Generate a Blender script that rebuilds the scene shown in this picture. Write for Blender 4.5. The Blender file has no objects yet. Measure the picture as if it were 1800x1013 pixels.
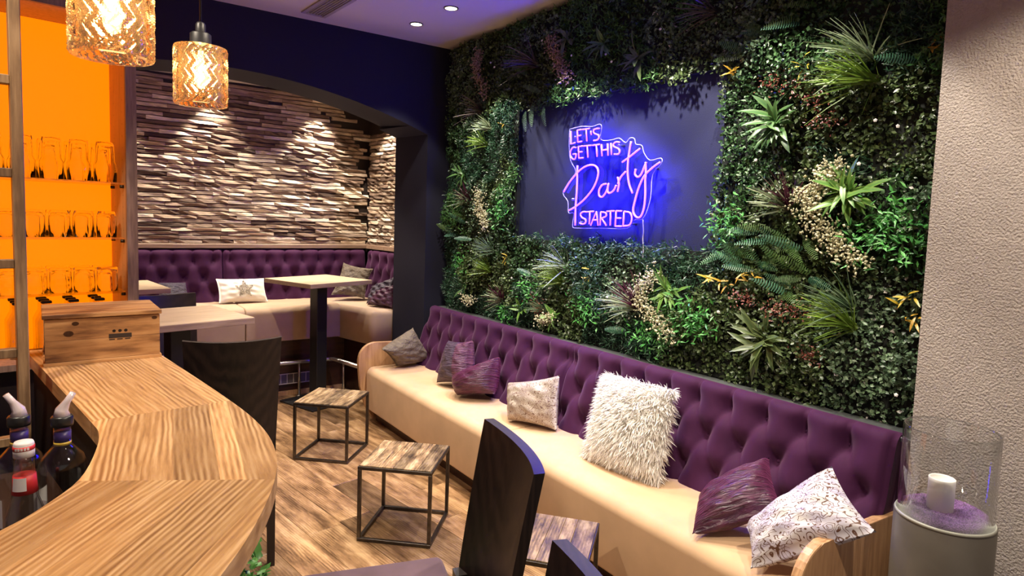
import bpy, bmesh, math, random
import numpy as np
from mathutils import Vector, Matrix
random.seed(7); rng = np.random.default_rng(7)
SC = bpy.context.scene; COL = SC.collection
R = math.radians

# ------------------------------------------------------------------ camera, world, exposure, lights
F, PITCH, ROLL, YAW, EYE = 1108.24, R(4.458), R(1.9033), R(35.153), 1.6
fw = Vector((math.sin(YAW)*math.cos(PITCH), math.cos(YAW)*math.cos(PITCH), -math.sin(PITCH)))
ri = Vector((math.cos(YAW), -math.sin(YAW), 0)); up = ri.cross(fw)
ri, up = math.cos(ROLL)*ri+math.sin(ROLL)*up, -math.sin(ROLL)*ri+math.cos(ROLL)*up
cd = bpy.data.cameras.new('camera'); cam = bpy.data.objects.new('camera', cd); COL.objects.link(cam)
cam.matrix_world = Matrix(((ri.x, up.x, -fw.x, 0), (ri.y, up.y, -fw.y, 0), (ri.z, up.z, -fw.z, EYE), (0, 0, 0, 1)))
cd.sensor_width = 36; cd.lens = F/1800*36; cd.shift_y = -(506.5-473.21)/1800; cd.clip_start = .02
SC.camera = cam
SC.view_settings.view_transform = 'Standard'; SC.view_settings.look = 'None'
SC.view_settings.exposure = 0.0; SC.view_settings.gamma = 1; SC.view_settings.use_curve_mapping = False
W = bpy.data.worlds.new('world'); SC.world = W; W.use_nodes = True
W.node_tree.nodes['Background'].inputs[0].default_value = (1.0, .86, .78, 1)
W.node_tree.nodes['Background'].inputs[1].default_value = .28
CEIL = 2.967
WARM = (1, .84, .65)
# ceiling downlights, the last one added to brighten the bar: x, y, watts, cone degrees
SPOTS = [(2.047, 4.188, 42, 80), (2.068, 3.726, 110, 86), (2.05, 2.95, 135, 88), (2.04, 2.2, 160, 88), (2.04, 1.55, 130, 88),
         (1.05, 4.1, 95, 90), (1.15, 2.9, 105, 90), (.95, 1.6, 75, 95), (1.3, .1, 170, 125), (-.45, 1.75, 125, 110)]
NICHE_SPOTS = [(1.05, 6.0, 130, 70), (1.98, 6.0, 130, 70), (.2, 6.0, 95, 70), (2.30, 5.62, 95, 84), (1.45, 5.55, 80, 95), (.4, 5.4, 32, 95)]

# ------------------------------------------------------------------ material helpers
def new_mat(name):
    m = bpy.data.materials.new(name); m.use_nodes = True
    nt = m.node_tree; return m, nt, nt.nodes['Principled BSDF']
def N(nt, t, **kw):
    n = nt.nodes.new(t)
    for k, v in kw.items():
        if k.startswith('i_'):
            n.inputs[int(k[2:])].default_value = v
        else: setattr(n, k, v)
    return n
def L(nt, a, ao, b, bi): nt.links.new(a.outputs[ao], b.inputs[bi])
def ramp(nt, stops):
    n = nt.nodes.new('ShaderNodeValToRGB'); e = n.color_ramp.elements
    while len(e) < len(stops): e.new(.5)
    for k, (p, c) in enumerate(stops): e[k].position = p; e[k].color = (*c, 1) if len(c) == 3 else c
    return n
def bump(nt, b, src, so, strength=.3, dist=.01):
    n = N(nt, 'ShaderNodeBump'); n.inputs['Strength'].default_value = strength; n.inputs['Distance'].default_value = dist
    L(nt, src, so, n, 'Height'); L(nt, n, 0, b, 'Normal')
def flat(name, c, rough=.5, metal=0, spec=.5, noise=0, nscale=20, bmp=0, bscale=200, sheen=0, sheen_tint=(1, 1, 1), coat=0):
    m, nt, b = new_mat(name)
    b.inputs['Roughness'].default_value = rough; b.inputs['Metallic'].default_value = metal
    b.inputs['Specular IOR Level'].default_value = spec
    b.inputs['Base Color'].default_value = (*c, 1)
    tc = N(nt, 'ShaderNodeTexCoord')
    if noise:
        n = N(nt, 'ShaderNodeTexNoise'); n.inputs['Scale'].default_value = nscale; n.inputs['Detail'].default_value = 5
        L(nt, tc, 'Object', n, 'Vector')
        r = ramp(nt, [(.3, tuple(v*(1-noise) for v in c)), (.7, tuple(min(1, v*(1+noise)) for v in c))])
        L(nt, n, 0, r, 0); L(nt, r, 0, b, 'Base Color')
    if bmp:
        n2 = N(nt, 'ShaderNodeTexNoise'); n2.inputs['Scale'].default_value = bscale; n2.inputs['Detail'].default_value = 4
        L(nt, tc, 'Object', n2, 'Vector'); bump(nt, b, n2, 0, bmp, .01)
    if sheen:
        b.inputs['Sheen Weight'].default_value = sheen; b.inputs['Sheen Roughness'].default_value = .4
        b.inputs['Sheen Tint'].default_value = (*sheen_tint, 1)
    if coat: b.inputs['Coat Weight'].default_value = coat; b.inputs['Coat Roughness'].default_value = .1
    return m
def emit(name, c, s):
    m, nt, b = new_mat(name)
    b.inputs['Base Color'].default_value = (*[min(1, v) for v in c], 1)
    b.inputs['Emission Color'].default_value = (*c, 1); b.inputs['Emission Strength'].default_value = s
    return m
def wood(name, dark, mid, light, rot=0, scale=6, stretch=14, rough=.45, rnd=.35, bmp=.15, rings=.5, axis='Z', gs=1.0, ct=.17):
    """grain runs along local X before the rotation; object random shifts tone and pattern"""
    m, nt, b = new_mat(name); b.inputs['Roughness'].default_value = rough
    tc = N(nt, 'ShaderNodeTexCoord'); oi = N(nt, 'ShaderNodeObjectInfo')
    mp = N(nt, 'ShaderNodeMapping', vector_type='TEXTURE')
    mp.inputs['Rotation'].default_value = (0, 0, rot) if axis == 'Z' else (0, R(90), 0) if axis == 'V' else (0, 0, rot)
    L(nt, tc, 'Object', mp, 'Vector')
    ad = N(nt, 'ShaderNodeVectorMath', operation='ADD'); cb = N(nt, 'ShaderNodeVectorMath', operation='SCALE')
    cx = N(nt, 'ShaderNodeCombineXYZ'); L(nt, oi, 'Random', cx, 0); L(nt, oi, 'Random', cx, 1); L(nt, oi, 'Random', cx, 2)
    L(nt, cx, 0, cb, 0); cb.inputs['Scale'].default_value = 17.3
    L(nt, mp, 0, ad, 0); L(nt, cb, 0, ad, 1)
    st = N(nt, 'ShaderNodeVectorMath', operation='MULTIPLY'); st.inputs[1].default_value = (1, stretch, stretch)
    L(nt, ad, 0, st, 0)
    n1 = N(nt, 'ShaderNodeTexNoise'); n1.inputs['Scale'].default_value = scale; n1.inputs['Detail'].default_value = 8; n1.inputs['Roughness'].default_value = .65
    L(nt, st, 0, n1, 'Vector')
    st2 = N(nt, 'ShaderNodeVectorMath', operation='MULTIPLY'); st2.inputs[1].default_value = (1, 4.0, 4.0); L(nt, ad, 0, st2, 0)
    w = N(nt, 'ShaderNodeTexWave', wave_type='BANDS', bands_direction='Y'); w.inputs['Scale'].default_value = 6.0*gs
    w.inputs['Distortion'].default_value = 7; w.inputs['Detail'].default_value = 3; w.inputs['Detail Scale'].default_value = .55
    L(nt, st2, 0, w, 'Vector')
    nf = N(nt, 'ShaderNodeTexNoise'); nf.inputs['Scale'].default_value = 3.5; nf.inputs['Detail'].default_value = 2; L(nt, st2, 0, nf, 'Vector')
    mf = N(nt, 'ShaderNodeMapRange'); L(nt, nf, 0, mf, 0); mf.inputs[1].default_value = .38; mf.inputs[2].default_value = .66; mf.inputs[3].default_value = rings*.12; mf.inputs[4].default_value = rings
    mx = N(nt, 'ShaderNodeMix', data_type='FLOAT'); L(nt, mf, 0, mx, 0)
    L(nt, n1, 0, mx, 2); L(nt, w, 1, mx, 3)
    r = ramp(nt, [(.5-ct, dark), (.5, mid), (.5+ct, light)]); L(nt, mx, 0, r, 0)
    hsv = N(nt, 'ShaderNodeHueSaturation')
    mr = N(nt, 'ShaderNodeMapRange'); L(nt, oi, 'Random', mr, 0); mr.inputs[3].default_value = 1-rnd; mr.inputs[4].default_value = 1+rnd*.6
    L(nt, mr, 0, hsv, 'Value'); L(nt, r, 0, hsv, 'Color'); L(nt, hsv, 0, b, 'Base Color')
    if bmp: bump(nt, b, mx, 0, bmp, .004)
    return m
def attr_mat(name, rough=.5, spec=.35, trans=0, bmp=0):
    m, nt, b = new_mat(name); a = N(nt, 'ShaderNodeAttribute', attribute_name='Col')
    L(nt, a, 'Color', b, 'Base Color'); b.inputs['Roughness'].default_value = rough; b.inputs['Specular IOR Level'].default_value = spec
    if trans:
        t = N(nt, 'ShaderNodeBsdfTranslucent'); L(nt, a, 'Color', t, 0)
        mxs = N(nt, 'ShaderNodeMixShader'); mxs.inputs[0].default_value = trans
        L(nt, b, 0, mxs, 1); L(nt, t, 0, mxs, 2); L(nt, mxs, 0, nt.nodes['Material Output'], 0)
    return m
def thin_glass(name, tint=(1, 1, 1), gloss=.12, rough=.02, base=None):
    m, nt, b = new_mat(name); nt.nodes.remove(b)
    t = N(nt, 'ShaderNodeBsdfTransparent'); t.inputs[0].default_value = (*tint, 1)
    g = N(nt, 'ShaderNodeBsdfGlossy'); g.inputs['Roughness'].default_value = rough
    lw = N(nt, 'ShaderNodeLayerWeight'); lw.inputs[0].default_value = .5
    pw = N(nt, 'ShaderNodeMath', operation='POWER'); pw.inputs[1].default_value = 4.0; L(nt, lw, 1, pw, 0)
    ml = N(nt, 'ShaderNodeMath', operation='MULTIPLY_ADD'); ml.inputs[1].default_value = gloss*3; ml.inputs[2].default_value = gloss*.18 if base is None else base; L(nt, pw, 0, ml, 0)
    mx = N(nt, 'ShaderNodeMixShader'); L(nt, ml, 0, mx, 0); L(nt, t, 0, mx, 1); L(nt, g, 0, mx, 2)
    L(nt, mx, 0, nt.nodes['Material Output'], 0); return m
def glass(name, c=(1, 1, 1), ior=1.45, rough=0):
    m, nt, b = new_mat(name); b.inputs['Base Color'].default_value = (*c, 1)
    b.inputs['Transmission Weight'].default_value = 1; b.inputs['IOR'].default_value = ior; b.inputs['Roughness'].default_value = rough
    return m

# ------------------------------------------------------------------ mesh helpers
def mesh(name, v, f, smooth=False):
    me = bpy.data.meshes.new(name); me.from_pydata([tuple(p) for p in v], [], [tuple(q) for q in f]); me.update()
    if smooth: me.polygons.foreach_set('use_smooth', [True]*len(me.polygons))
    return me
def link(name, me, mat=None, parent=None, loc=(0, 0, 0), rot=(0, 0, 0)):
    o = bpy.data.objects.new(name, me); COL.objects.link(o)
    if mat is not None and not me.materials: me.materials.append(mat)
    o.location = loc; o.rotation_euler = rot
    if parent is not None: o.parent = parent
    return o
def tag(o, label=None, cat=None, group=None, kind=None):
    if label: o['label'] = label
    if cat: o['category'] = cat
    if group: o['group'] = group
    if kind: o['kind'] = kind
    return o
def thing(name, label, cat, loc=(0, 0, 0), rotz=0, group=None):
    o = bpy.data.objects.new(name, None); COL.objects.link(o); o.location = loc; o.rotation_euler = (0, 0, rotz)
    o.empty_display_size = .1
    return tag(o, label, cat, group)
def off(v, base): return [(p[0]-base[0], p[1]-base[1], p[2]-base[2]) for p in v]
def bm_mesh(name, bm, smooth=False):
    me = bpy.data.meshes.new(name); bmesh.ops.recalc_face_normals(bm, faces=bm.faces); bm.to_mesh(me); bm.free()
    if smooth: me.polygons.foreach_set('use_smooth', [True]*len(me.polygons))
    return me
def box_me(x0, x1, y0, y1, z0, z1, bev=0, seg=2, name='box', smooth=None):
    bm = bmesh.new(); bmesh.ops.create_cube(bm, size=1)
    for v in bm.verts: v.co = ((x0+x1)/2+v.co.x*(x1-x0), (y0+y1)/2+v.co.y*(y1-y0), (z0+z1)/2+v.co.z*(z1-z0))
    if bev: bmesh.ops.bevel(bm, geom=list(bm.edges), offset=bev, segments=seg, profile=.5, affect='EDGES')
    return bm_mesh(name, bm, smooth if smooth is not None else (bev > 0 and seg > 2))
def box(name, x0, x1, y0, y1, z0, z1, mat, parent=None, bev=0, seg=2, loc=(0, 0, 0), rot=(0, 0, 0)):
    return link(name, box_me(x0, x1, y0, y1, z0, z1, bev, seg, name), mat, parent, loc, rot)
def prism_me(poly, h0, h1, axis='z', bev=0, seg=2, name='prism', smooth=False):
    """poly: 2D outline; extruded along axis (z: xy, y: xz, x: yz)"""
    def P(a, b, h): return (a, b, h) if axis == 'z' else (a, h, b) if axis == 'y' else (h, a, b)
    bm = bmesh.new(); lo = [bm.verts.new(P(a, b, h0)) for a, b in poly]; hi = [bm.verts.new(P(a, b, h1)) for a, b in poly]
    bm.faces.new(lo); bm.faces.new(hi); n = len(poly)
    for i in range(n): bm.faces.new((lo[i], lo[(i+1) % n], hi[(i+1) % n], hi[i]))
    if bev:
        es = [e for e in bm.edges if len({(v in lo) for v in e.verts}) == 1]
        bmesh.ops.bevel(bm, geom=es, offset=bev, segments=seg, profile=.5, affect='EDGES')
    return bm_mesh(name, bm, smooth)
def lathe_me(prof, n=24, name='lathe', smooth=True, loop=False):
    v, f = [], []
    for r, z in prof:
        for k in range(n):
            a = 2*math.pi*k/n; v.append((r*math.cos(a), r*math.sin(a), z))
    m = len(prof)
    for i in range(m if loop else m-1):
        j = (i+1) % m
        for k in range(n): f.append((i*n+k, i*n+(k+1) % n, j*n+(k+1) % n, j*n+k))
    if not loop:
        if prof[0][0] > 1e-6: f.append(tuple(reversed(range(n))))
        if prof[-1][0] > 1e-6: f.append(tuple((m-1)*n+k for k in range(n)))
    me = mesh(name, v, f, smooth); return me
def smooth_path(pts, sub=6):
    P = [Vector(p) for p in pts]
    if len(P) < 3: return P
    out = []
    for i in range(len(P)-1):
        p0 = P[i-1] if i else P[0]*2-P[1]; p1, p2 = P[i], P[i+1]; p3 = P[i+2] if i+2 < len(P) else P[-1]*2-P[-2]
        for k in range(sub):
            t = k/sub
            out.append(.5*((2*p1)+(p2-p0)*t+(2*p0-5*p1+4*p2-p3)*t*t+(3*p1-p0-3*p2+p3)*t**3))
    out.append(P[-1]); return out
def tube_geo(path, r, n=8, v=None, f=None):
    v = [] if v is None else v; f = [] if f is None else f
    P = [Vector(p) for p in path]; base = len(v); ref = None
    for i, p in enumerate(P):
        t = (P[min(i+1, len(P)-1)]-P[max(i-1, 0)]).normalized()
        if ref is None: ref = t.orthogonal().normalized()
        ref = (ref-t*ref.dot(t)).normalized(); b = t.cross(ref)
        rr = r[i] if isinstance(r, (list, tuple)) else r
        for k in range(n):
            a = 2*math.pi*k/n; v.append(p+(ref*math.cos(a)+b*math.sin(a))*rr)
    for i in range(len(P)-1):
        for k in range(n): f.append((base+i*n+k, base+i*n+(k+1) % n, base+(i+1)*n+(k+1) % n, base+(i+1)*n+k))
    f.append(tuple(base+k for k in reversed(range(n)))); f.append(tuple(base+(len(P)-1)*n+k for k in range(n)))
    return v, f
def tube(name, path, r, mat, parent=None, n=8, base=(0, 0, 0)):
    v, f = tube_geo(path, r, n); return link(name, mesh(name, off(v, base), f, True), mat, parent)
def set_col(me, cols, domain='POINT'):
    a = me.color_attributes.new('Col', 'FLOAT_COLOR', domain)
    c = np.ones((len(cols), 4), np.float32); c[:, :3] = cols; a.data.foreach_set('color', c.ravel())
def copy_tree(o, parent=None):
    c = o.copy(); COL.objects.link(c); c.parent = parent
    for ch in list(o.children): copy_tree(ch, c)
    return c

# ------------------------------------------------------------------ materials
M = {}
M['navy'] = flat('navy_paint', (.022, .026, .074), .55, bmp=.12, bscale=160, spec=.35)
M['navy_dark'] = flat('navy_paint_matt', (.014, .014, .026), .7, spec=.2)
M['ceil'] = flat('ceiling_paint', (.62, .58, .56), .8)
M['plaster'] = flat('beige_plaster', (.44, .395, .365), .9, bmp=1.0, bscale=140, noise=.06, nscale=30, spec=.2)
M['white_wall'] = flat('room_plaster', (.5, .45, .41), .9)
M['velvet'] = flat('plum_velvet', (.046, .0095, .042), .75, sheen=.28, sheen_tint=(.62, .38, .62), noise=.12, nscale=9, spec=.15)
M['suede'] = flat('beige_suede', (.60, .41, .25), .9, sheen=.2, sheen_tint=(1, .85, .7), noise=.07, nscale=6, spec=.1, bmp=.05, bscale=400)
M['suede2'] = flat('taupe_suede', (.46, .335, .235), .9, sheen=.25, sheen_tint=(1, .85, .75), noise=.07, nscale=6, spec=.1)
M['seatpurple'] = flat('mauve_suede', (.105, .066, .075), .8, sheen=.3, sheen_tint=(.8, .65, .75), noise=.15, nscale=14, spec=.2)
M['wenge'] = wood('wenge_wood', (.006, .003, .003), (.011, .006, .005), (.018, .010, .008), axis='V', rough=.42, rnd=.1, bmp=.03, scale=5)
M['plinth'] = wood('mahogany_board', (.02, .006, .004), (.04, .012, .008), (.06, .02, .012), rough=.3, rnd=.15, bmp=.03, scale=3)
M['oak'] = wood('oak_panel', (.34, .18, .085), (.46, .26, .13), (.56, .34, .18), axis='V', rough=.4, rnd=.1, bmp=.05, scale=4, rings=.25)
M['counter_a'] = wood('ash_far', (.27, .135, .05), (.48, .27, .11), (.65, .41, .20), rot=R(99.5), rough=.33, rnd=.34, bmp=.05, scale=5, rings=.42, ct=.22)
M['counter_b'] = wood('ash_middle', (.27, .135, .05), (.48, .27, .11), (.67, .44, .22), rot=R(83), rough=.33, rnd=.34, bmp=.05, scale=5, rings=.45, ct=.22)
M['counter_c'] = wood('ash_near', (.27, .135, .05), (.48, .275, .11), (.67, .44, .22), rot=R(53), rough=.33, rnd=.34, bmp=.05, scale=5, rings=.42, ct=.22)
M['crate'] = wood('pine_crate', (.12, .042, .012), (.42, .20, .068), (.58, .32, .13), rough=.55, rnd=.15, bmp=.08, scale=3.0, stretch=9, rings=.28, ct=.15)
M['tabletop'] = wood('light_oak_top', (.44, .32, .2), (.56, .42, .27), (.66, .52, .36), rough=.45, rnd=.05, bmp=.03, scale=5, rings=.2)
M['edge'] = wood('oak_edge', (.22, .14, .1), (.30, .2, .14), (.38, .26, .19), rough=.5, rnd=.05, bmp=.03, scale=5, rings=.2)
M['cabwood'] = wood('cabinet_oak', (.17, .10, .068), (.27, .165, .11), (.37, .24, .165), axis='V', rough=.5, rnd=.05, bmp=.08, scale=6, rings=.3)
M['cabglow'] = wood('cabinet_oak_orange_lit', (.5, .26, .1), (.62, .34, .14), (.7, .4, .18), axis='V', rough=.5, rnd=.05, bmp=.02, scale=6, rings=.2)  # orange glow of the lit back panel put into the oak's colour
M['ladder'] = wood('ladder_wood', (.14, .078, .038), (.235, .14, .07), (.33, .21, .11), axis='V', rough=.5, rnd=.1, bmp=.08, scale=6, rings=.4)
M['floor'] = wood('floor_plank', (.085, .042, .018), (.29, .165, .078), (.52, .34, .18), rot=R(90), scale=3.2, stretch=4.5, rough=.33, rnd=.5, bmp=.08, rings=.12, ct=.16)
M['reclaimed'] = wood('reclaimed_plank', (.06, .034, .018), (.29, .185, .09), (.60, .44, .25), rot=R(90), scale=8, stretch=3.5, rough=.45, rnd=.55, bmp=.15, rings=.1, ct=.15)
M['steel'] = flat('raw_steel', (.10, .09, .082), .38, metal=1, noise=.25, nscale=30)
M['chrome'] = flat('brushed_steel', (.55, .54, .53), .3, metal=1)
M['black'] = flat('black_metal', (.008, .008, .009), .45)
M['dark'] = flat('dark_laminate', (.018, .011, .009), .5)
M['grey_ledge'] = flat('grey_ledge', (.075, .085, .085), .5)
M['grille'] = flat('white_grille', (.55, .5, .5), .5)
M['grille_in'] = flat('grille_inside', (.10, .085, .11), .8)
M['strip'] = None
M['glass'] = glass('drinking_glass', (1, .99, .97), 1.17)
M['thin'] = thin_glass('clear_glass', (.95, .96, .96), .34)
M['acrylic'] = thin_glass('clear_acrylic', (.93, .93, .98), .12, .05)
M['shelfglass'] = thin_glass('shelf_glass', (.95, .93, .85), .25)
M['bottle'] = thin_glass('bottle_glass', (.93, .94, .94), .35, .03)
M['orange'] = emit('orange_backlight', (1.0, .222, .0), 1.12)
M['neon'] = emit('violet_neon', (.95, .25, 116.0), 1.0)
M['bulb'] = emit('warm_bulb', (1.0, .74, .42), 45)
M['lamp'] = emit('downlight_lens', (1.0, .86, .68), 6)
M['led'] = emit('warm_led', (1.0, .74, .40), 5)
M['dlrim'] = flat('downlight_rim', (.04, .035, .03), .4)
M['concrete'] = flat('grey_concrete', (.115, .104, .088), .5, noise=.15, nscale=8, coat=.15)
M['wax'] = flat('white_wax', (.85, .84, .8), .5)
M['granulate'] = flat('purple_granulate', (.32, .16, .42), .9, noise=.6, nscale=260, bmp=1, bscale=300)
M['white'] = flat('white_label', (.75, .72, .72), .5)
M['red'] = flat('red_label', (.6, .03, .03), .5)
M['violet_label'] = flat('violet_label', (.05, .03, .16), .4)
M['yellow_label'] = flat('yellow_label', (.65, .45, .05), .4)
M['pourer'] = flat('pourer_plastic', (.62, .54, .57), .15, coat=.5)
M['blackrubber'] = flat('black_rubber', (.01, .01, .01), .35)
M['leaf'] = attr_mat('leaf', .36, .5, .15)
M['petal'] = attr_mat('petal', .7, .2, .1)
M['fur'] = attr_mat('fur', .9, .1, .25)
M['soil'] = flat('dark_backing', (.006, .009, .006), .9)
M['cable'] = flat('grey_cable', (.5, .47, .5), .5)
M['gold_brown_print'] = flat('burnt_print', (.03, .016, .009), .7)

# ------------------------------------------------------------------ setting: floor, ceiling, walls
XW, YB = 2.60, 4.62
fl = box('floor', -2.2, 3.6, -2.4, 6.5, -.12, -.012, M['plinth']); tag(fl, 'reclaimed-look wooden plank floor', kind='structure')
pl_w, pl_l = .185, 1.25
plank = box_me(-pl_w/2+.0008, pl_w/2-.0008, -pl_l/2+.0008, pl_l/2-.0008, -.012, 0, .0012, 1, 'plank'); plank.materials.append(M['floor'])
th = R(9); ca, sa = math.cos(th), math.sin(th)
for i in range(-4, 16):
    o0 = random.random()*pl_l
    for j in range(0, 6):
        lx, ly = i*pl_w, j*pl_l+o0-.3
        x, y = lx*ca-ly*sa+.4, lx*sa+ly*ca
        if -.4 < x < 2.35 and .2 < y < 6.0: link('plank', plank, None, fl, (x, y, 0), (0, 0, th))
tag(box('ceiling', -2.2, 3.6, -2.4, YB+.01, CEIL, CEIL+.1, M['ceil']), 'white painted ceiling', kind='structure')
tag(box('ceiling_niche', -1.2, 3.4, YB+.35, 6.5, 2.75, 2.85, M['ceil']), 'low niche ceiling', kind='structure')
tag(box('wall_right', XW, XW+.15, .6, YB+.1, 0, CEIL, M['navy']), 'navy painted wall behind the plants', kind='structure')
arch = [(-.68+i*(2.38+.68)/40, 2.552-.124*(-.68+i*(2.38+.68)/40-.85)**2) for i in range(41)]
out = [(-2.2, 0), (-.68, 0)]+arch+[(2.38, 0), (2.75, 0), (2.75, CEIL), (-2.2, CEIL)]
me = prism_me(out, YB, YB+.41, 'y', name='wall_back')
for v in me.vertices:                                   # splayed reveal on the right hand side
    if v.co.y > YB+.2 and 2.2 < v.co.x < 2.5: v.co.x -= .09
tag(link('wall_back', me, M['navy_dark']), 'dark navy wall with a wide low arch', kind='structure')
tag(box('wall_left', -2.3, -2.2, -2.4, 6.5, 0, CEIL, M['white_wall']), 'left room wall', kind='structure')
pil = tag(box('wall_pillar', 2.35, 3.6, -2.4, .93, 0, CEIL, M['plaster']), 'beige rough plaster pillar', kind='structure')

# niche walls with split wooden strips
wn = tag(box('wall_niche_back', -1.2, 3.0, 6.2, 6.3, 0, 2.76, M['dark']), 'niche wall clad in split strips', kind='structure')
tag(box('wall_niche_left', -1.3, -1.2, YB+.3, 6.3, 0, 2.76, M['dark']), 'niche side wall', kind='structure')
NR0, NRD = Vector((2.53, 6.2, 0)), Vector((.11, -1, 0)).normalized()
wr = tag(link('wall_niche_right', mesh('wall_niche_right', [NR0, NR0+NRD*1.2, NR0+NRD*1.2+Vector((.2, .02, 0)), NR0+Vector((.2, .02, 0))]+
         [p+Vector((0, 0, 2.76)) for p in (NR0, NR0+NRD*1.2, NR0+NRD*1.2+Vector((.2, .02, 0)), NR0+Vector((.2, .02, 0)))],
         [(3, 2, 1, 0), (4, 5, 6, 7), (0, 1, 5, 4), (1, 2, 6, 5), (2, 3, 7, 6), (3, 0, 4, 7)]), M['dark']), 'niche side wall clad in split strips', kind='structure')
def strip_mat():
    m, nt, b = new_mat('split_strip'); b.inputs['Roughness'].default_value = .8
    oi = N(nt, 'ShaderNodeObjectInfo'); tc = N(nt, 'ShaderNodeTexCoord')
    r = ramp(nt, [(0, (.09, .058, .042)), (.2, (.20, .135, .10)), (.4, (.36, .29, .23)), (.6, (.42, .32, .23)), (.8, (.62, .53, .41)), (1, (.80, .75, .66))]); L(nt, oi, 'Random', r, 0)
    mu = N(nt, 'ShaderNodeVectorMath', operation='MULTIPLY'); mu.inputs[1].default_value = (6, 60, 60); L(nt, tc, 'Object', mu, 0)
    ad = N(nt, 'ShaderNodeVectorMath', operation='ADD'); L(nt, mu, 0, ad, 0); L(nt, oi, 'Location', ad, 1)
    n = N(nt, 'ShaderNodeTexNoise'); n.inputs['Scale'].default_value = 1.2; n.inputs['Detail'].default_value = 6; L(nt, ad, 0, n, 'Vector')
    rr = ramp(nt, [(.3, (.45, .40, .38)), (.7, (1.3, 1.25, 1.2))]); L(nt, n, 0, rr, 0)
    mx = N(nt, 'ShaderNodeMix', data_type='RGBA', blend_type='MULTIPLY'); mx.inputs[0].default_value = 1
    L(nt, r, 0, mx, 6); L(nt, rr, 0, mx, 7); L(nt, mx, 2, b, 'Base Color'); bump(nt, b, n, 0, .5, .01)
    return m
M['strip'] = strip_mat()
SH = .036
def strip_mesh(l, k):
    rg = random.Random(k); n = 4; v = []
    for i in range(n+1):
        x = -l/2+l*i/n; d1 = .014+rg.random()*.024; d2 = .010+rg.random()*.030
        v += [(x, 0, -SH/2+.001), (x, -d1, -SH/2+.001+rg.random()*.006), (x, -d2, SH/2-.001-rg.random()*.008), (x, 0, SH/2-.001)]
    f = [(0, 1, 2, 3), (4*n+3, 4*n+2, 4*n+1, 4*n)]
    for i in range(n):
        for k2 in range(4):
            a, b_ = i*4+k2, i*4+(k2+1) % 4; f.append((b_, a, a+4, b_+4))
    me = mesh('strip', v, f); me.materials.append(M['strip']); return me
LENS = [.20, .26, .33, .40]
SM = {l: [strip_mesh(l, int(l*100)+q*7) for q in range(4)] for l in LENS}
ns = 0
zz = 1.318
while zz < 2.66:
    x = .40-random.random()*.16; dep = random.random()*.012
    while x < 2.5:
        l = random.choice(LENS)
        if x+l > 2.53: l = .20 if x+.20 <= 2.56 else None
        if l is None: break
        xm = x+l/2
        if zz < 2.68-.11*(xm-.9)**2:
            link('split_strip', random.choice(SM[l]), None, wn, (xm, 6.2-random.random()*.012, zz)); ns += 1
        x += l+.001
    zz += SH
far_v, far_f = [[] for _ in range(6)], [[] for _ in range(6)]     # cladding beyond the view, joined
def far_strip(l, x, z):
    k = random.randrange(6); me_ = random.choice(SM[l]); i0 = len(far_v[k])
    far_v[k] += [(p.co.x+x, p.co.y+6.2, p.co.z+z) for p in me_.vertices]; far_f[k] += [tuple(i0+q for q in p.vertices) for p in me_.polygons]
zz = 1.31
while zz < 2.74:
    x = -1.19
    while x < 2.5:
        l = random.choice(LENS); xm = x+l/2
        if x+l < .24 or (zz >= 2.68-.11*(xm-.9)**2 and x+l < 2.54): far_strip(l, xm, zz)
        x += l+.001
    zz += SH
for k in range(6): tag(link('split_strip_cladding', mesh('split_strip_cladding', far_v[k], far_f[k]), M['strip'], wn), kind='stuff')
zz = 1.31; rz = math.atan2(NRD.y, NRD.x)
while zz < 2.42:
    t = .03+random.random()*.06
    while t < .85:
        l = random.choice(LENS[:2]); p = NR0+NRD*(t+l/2)
        link('split_strip', random.choice(SM[l]), None, wr, (p.x-random.random()*.01, p.y, zz), (0, 0, rz)); t += l+.001
    zz += SH

# ------------------------------------------------------------------ ceiling fixtures
def downlight(x, y, z, watts, cone, label, blend=.22, col=WARM, grp='ceiling downlights'):
    t = thing('downlight', label, 'lamp', (x, y, z), 0, grp)
    link('rim', lathe_me([(.048, 0), (.048, -.004), (.040, -.006), (.038, -.001)], 28, 'rim'), M['dlrim'], t)
    link('lens', lathe_me([(.0, -.0035), (.039, -.0035)], 28, 'lens'), M['lamp'], t)
    ld = bpy.data.lights.new('spot', 'SPOT'); ld.energy = watts; ld.spot_size = R(cone); ld.spot_blend = blend; ld.color = col; ld.shadow_soft_size = .03
    lo = bpy.data.objects.new('spot', ld); COL.objects.link(lo); lo.parent = t; lo.location = (0, 0, -.02)
    return t
DL = ['round recessed downlight nearest the corner of the ceiling', 'round recessed downlight second from the ceiling corner', 'recessed downlight above the middle of the long bench',
      'recessed downlight above the white shaggy cushion', 'recessed downlight above the near end of the long bench', 'recessed downlight above the side table nearest the niche',
      'recessed downlight above the middle side table', 'recessed downlight above the foreground bar chair', 'recessed downlight in front of the plaster pillar', 'unseen downlight added behind the bar counter to brighten it']
for i, s in enumerate(SPOTS):
    downlight(s[0], s[1], CEIL, s[2], s[3], col=(1, .90, .77) if i < 5 else WARM, label=DL[i])
NL = ['niche downlight washing the left of the strip wall', 'niche downlight washing the right of the strip wall', 'niche downlight behind the shelf cabinet', 'niche downlight over the corner of the high bench',
      'niche downlight over the corner high table', 'niche downlight over the half-hidden high table']
for i, s in enumerate(NICHE_SPOTS):
    downlight(s[0], s[1], 2.75, s[2], s[3], NL[i], .35, (1, .86, .68), 'niche downlights')
v = thing('ceiling_vent', 'slim rectangular air vent set in the ceiling', 'vent', (1.42, 4.22, CEIL), R(4))
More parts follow.
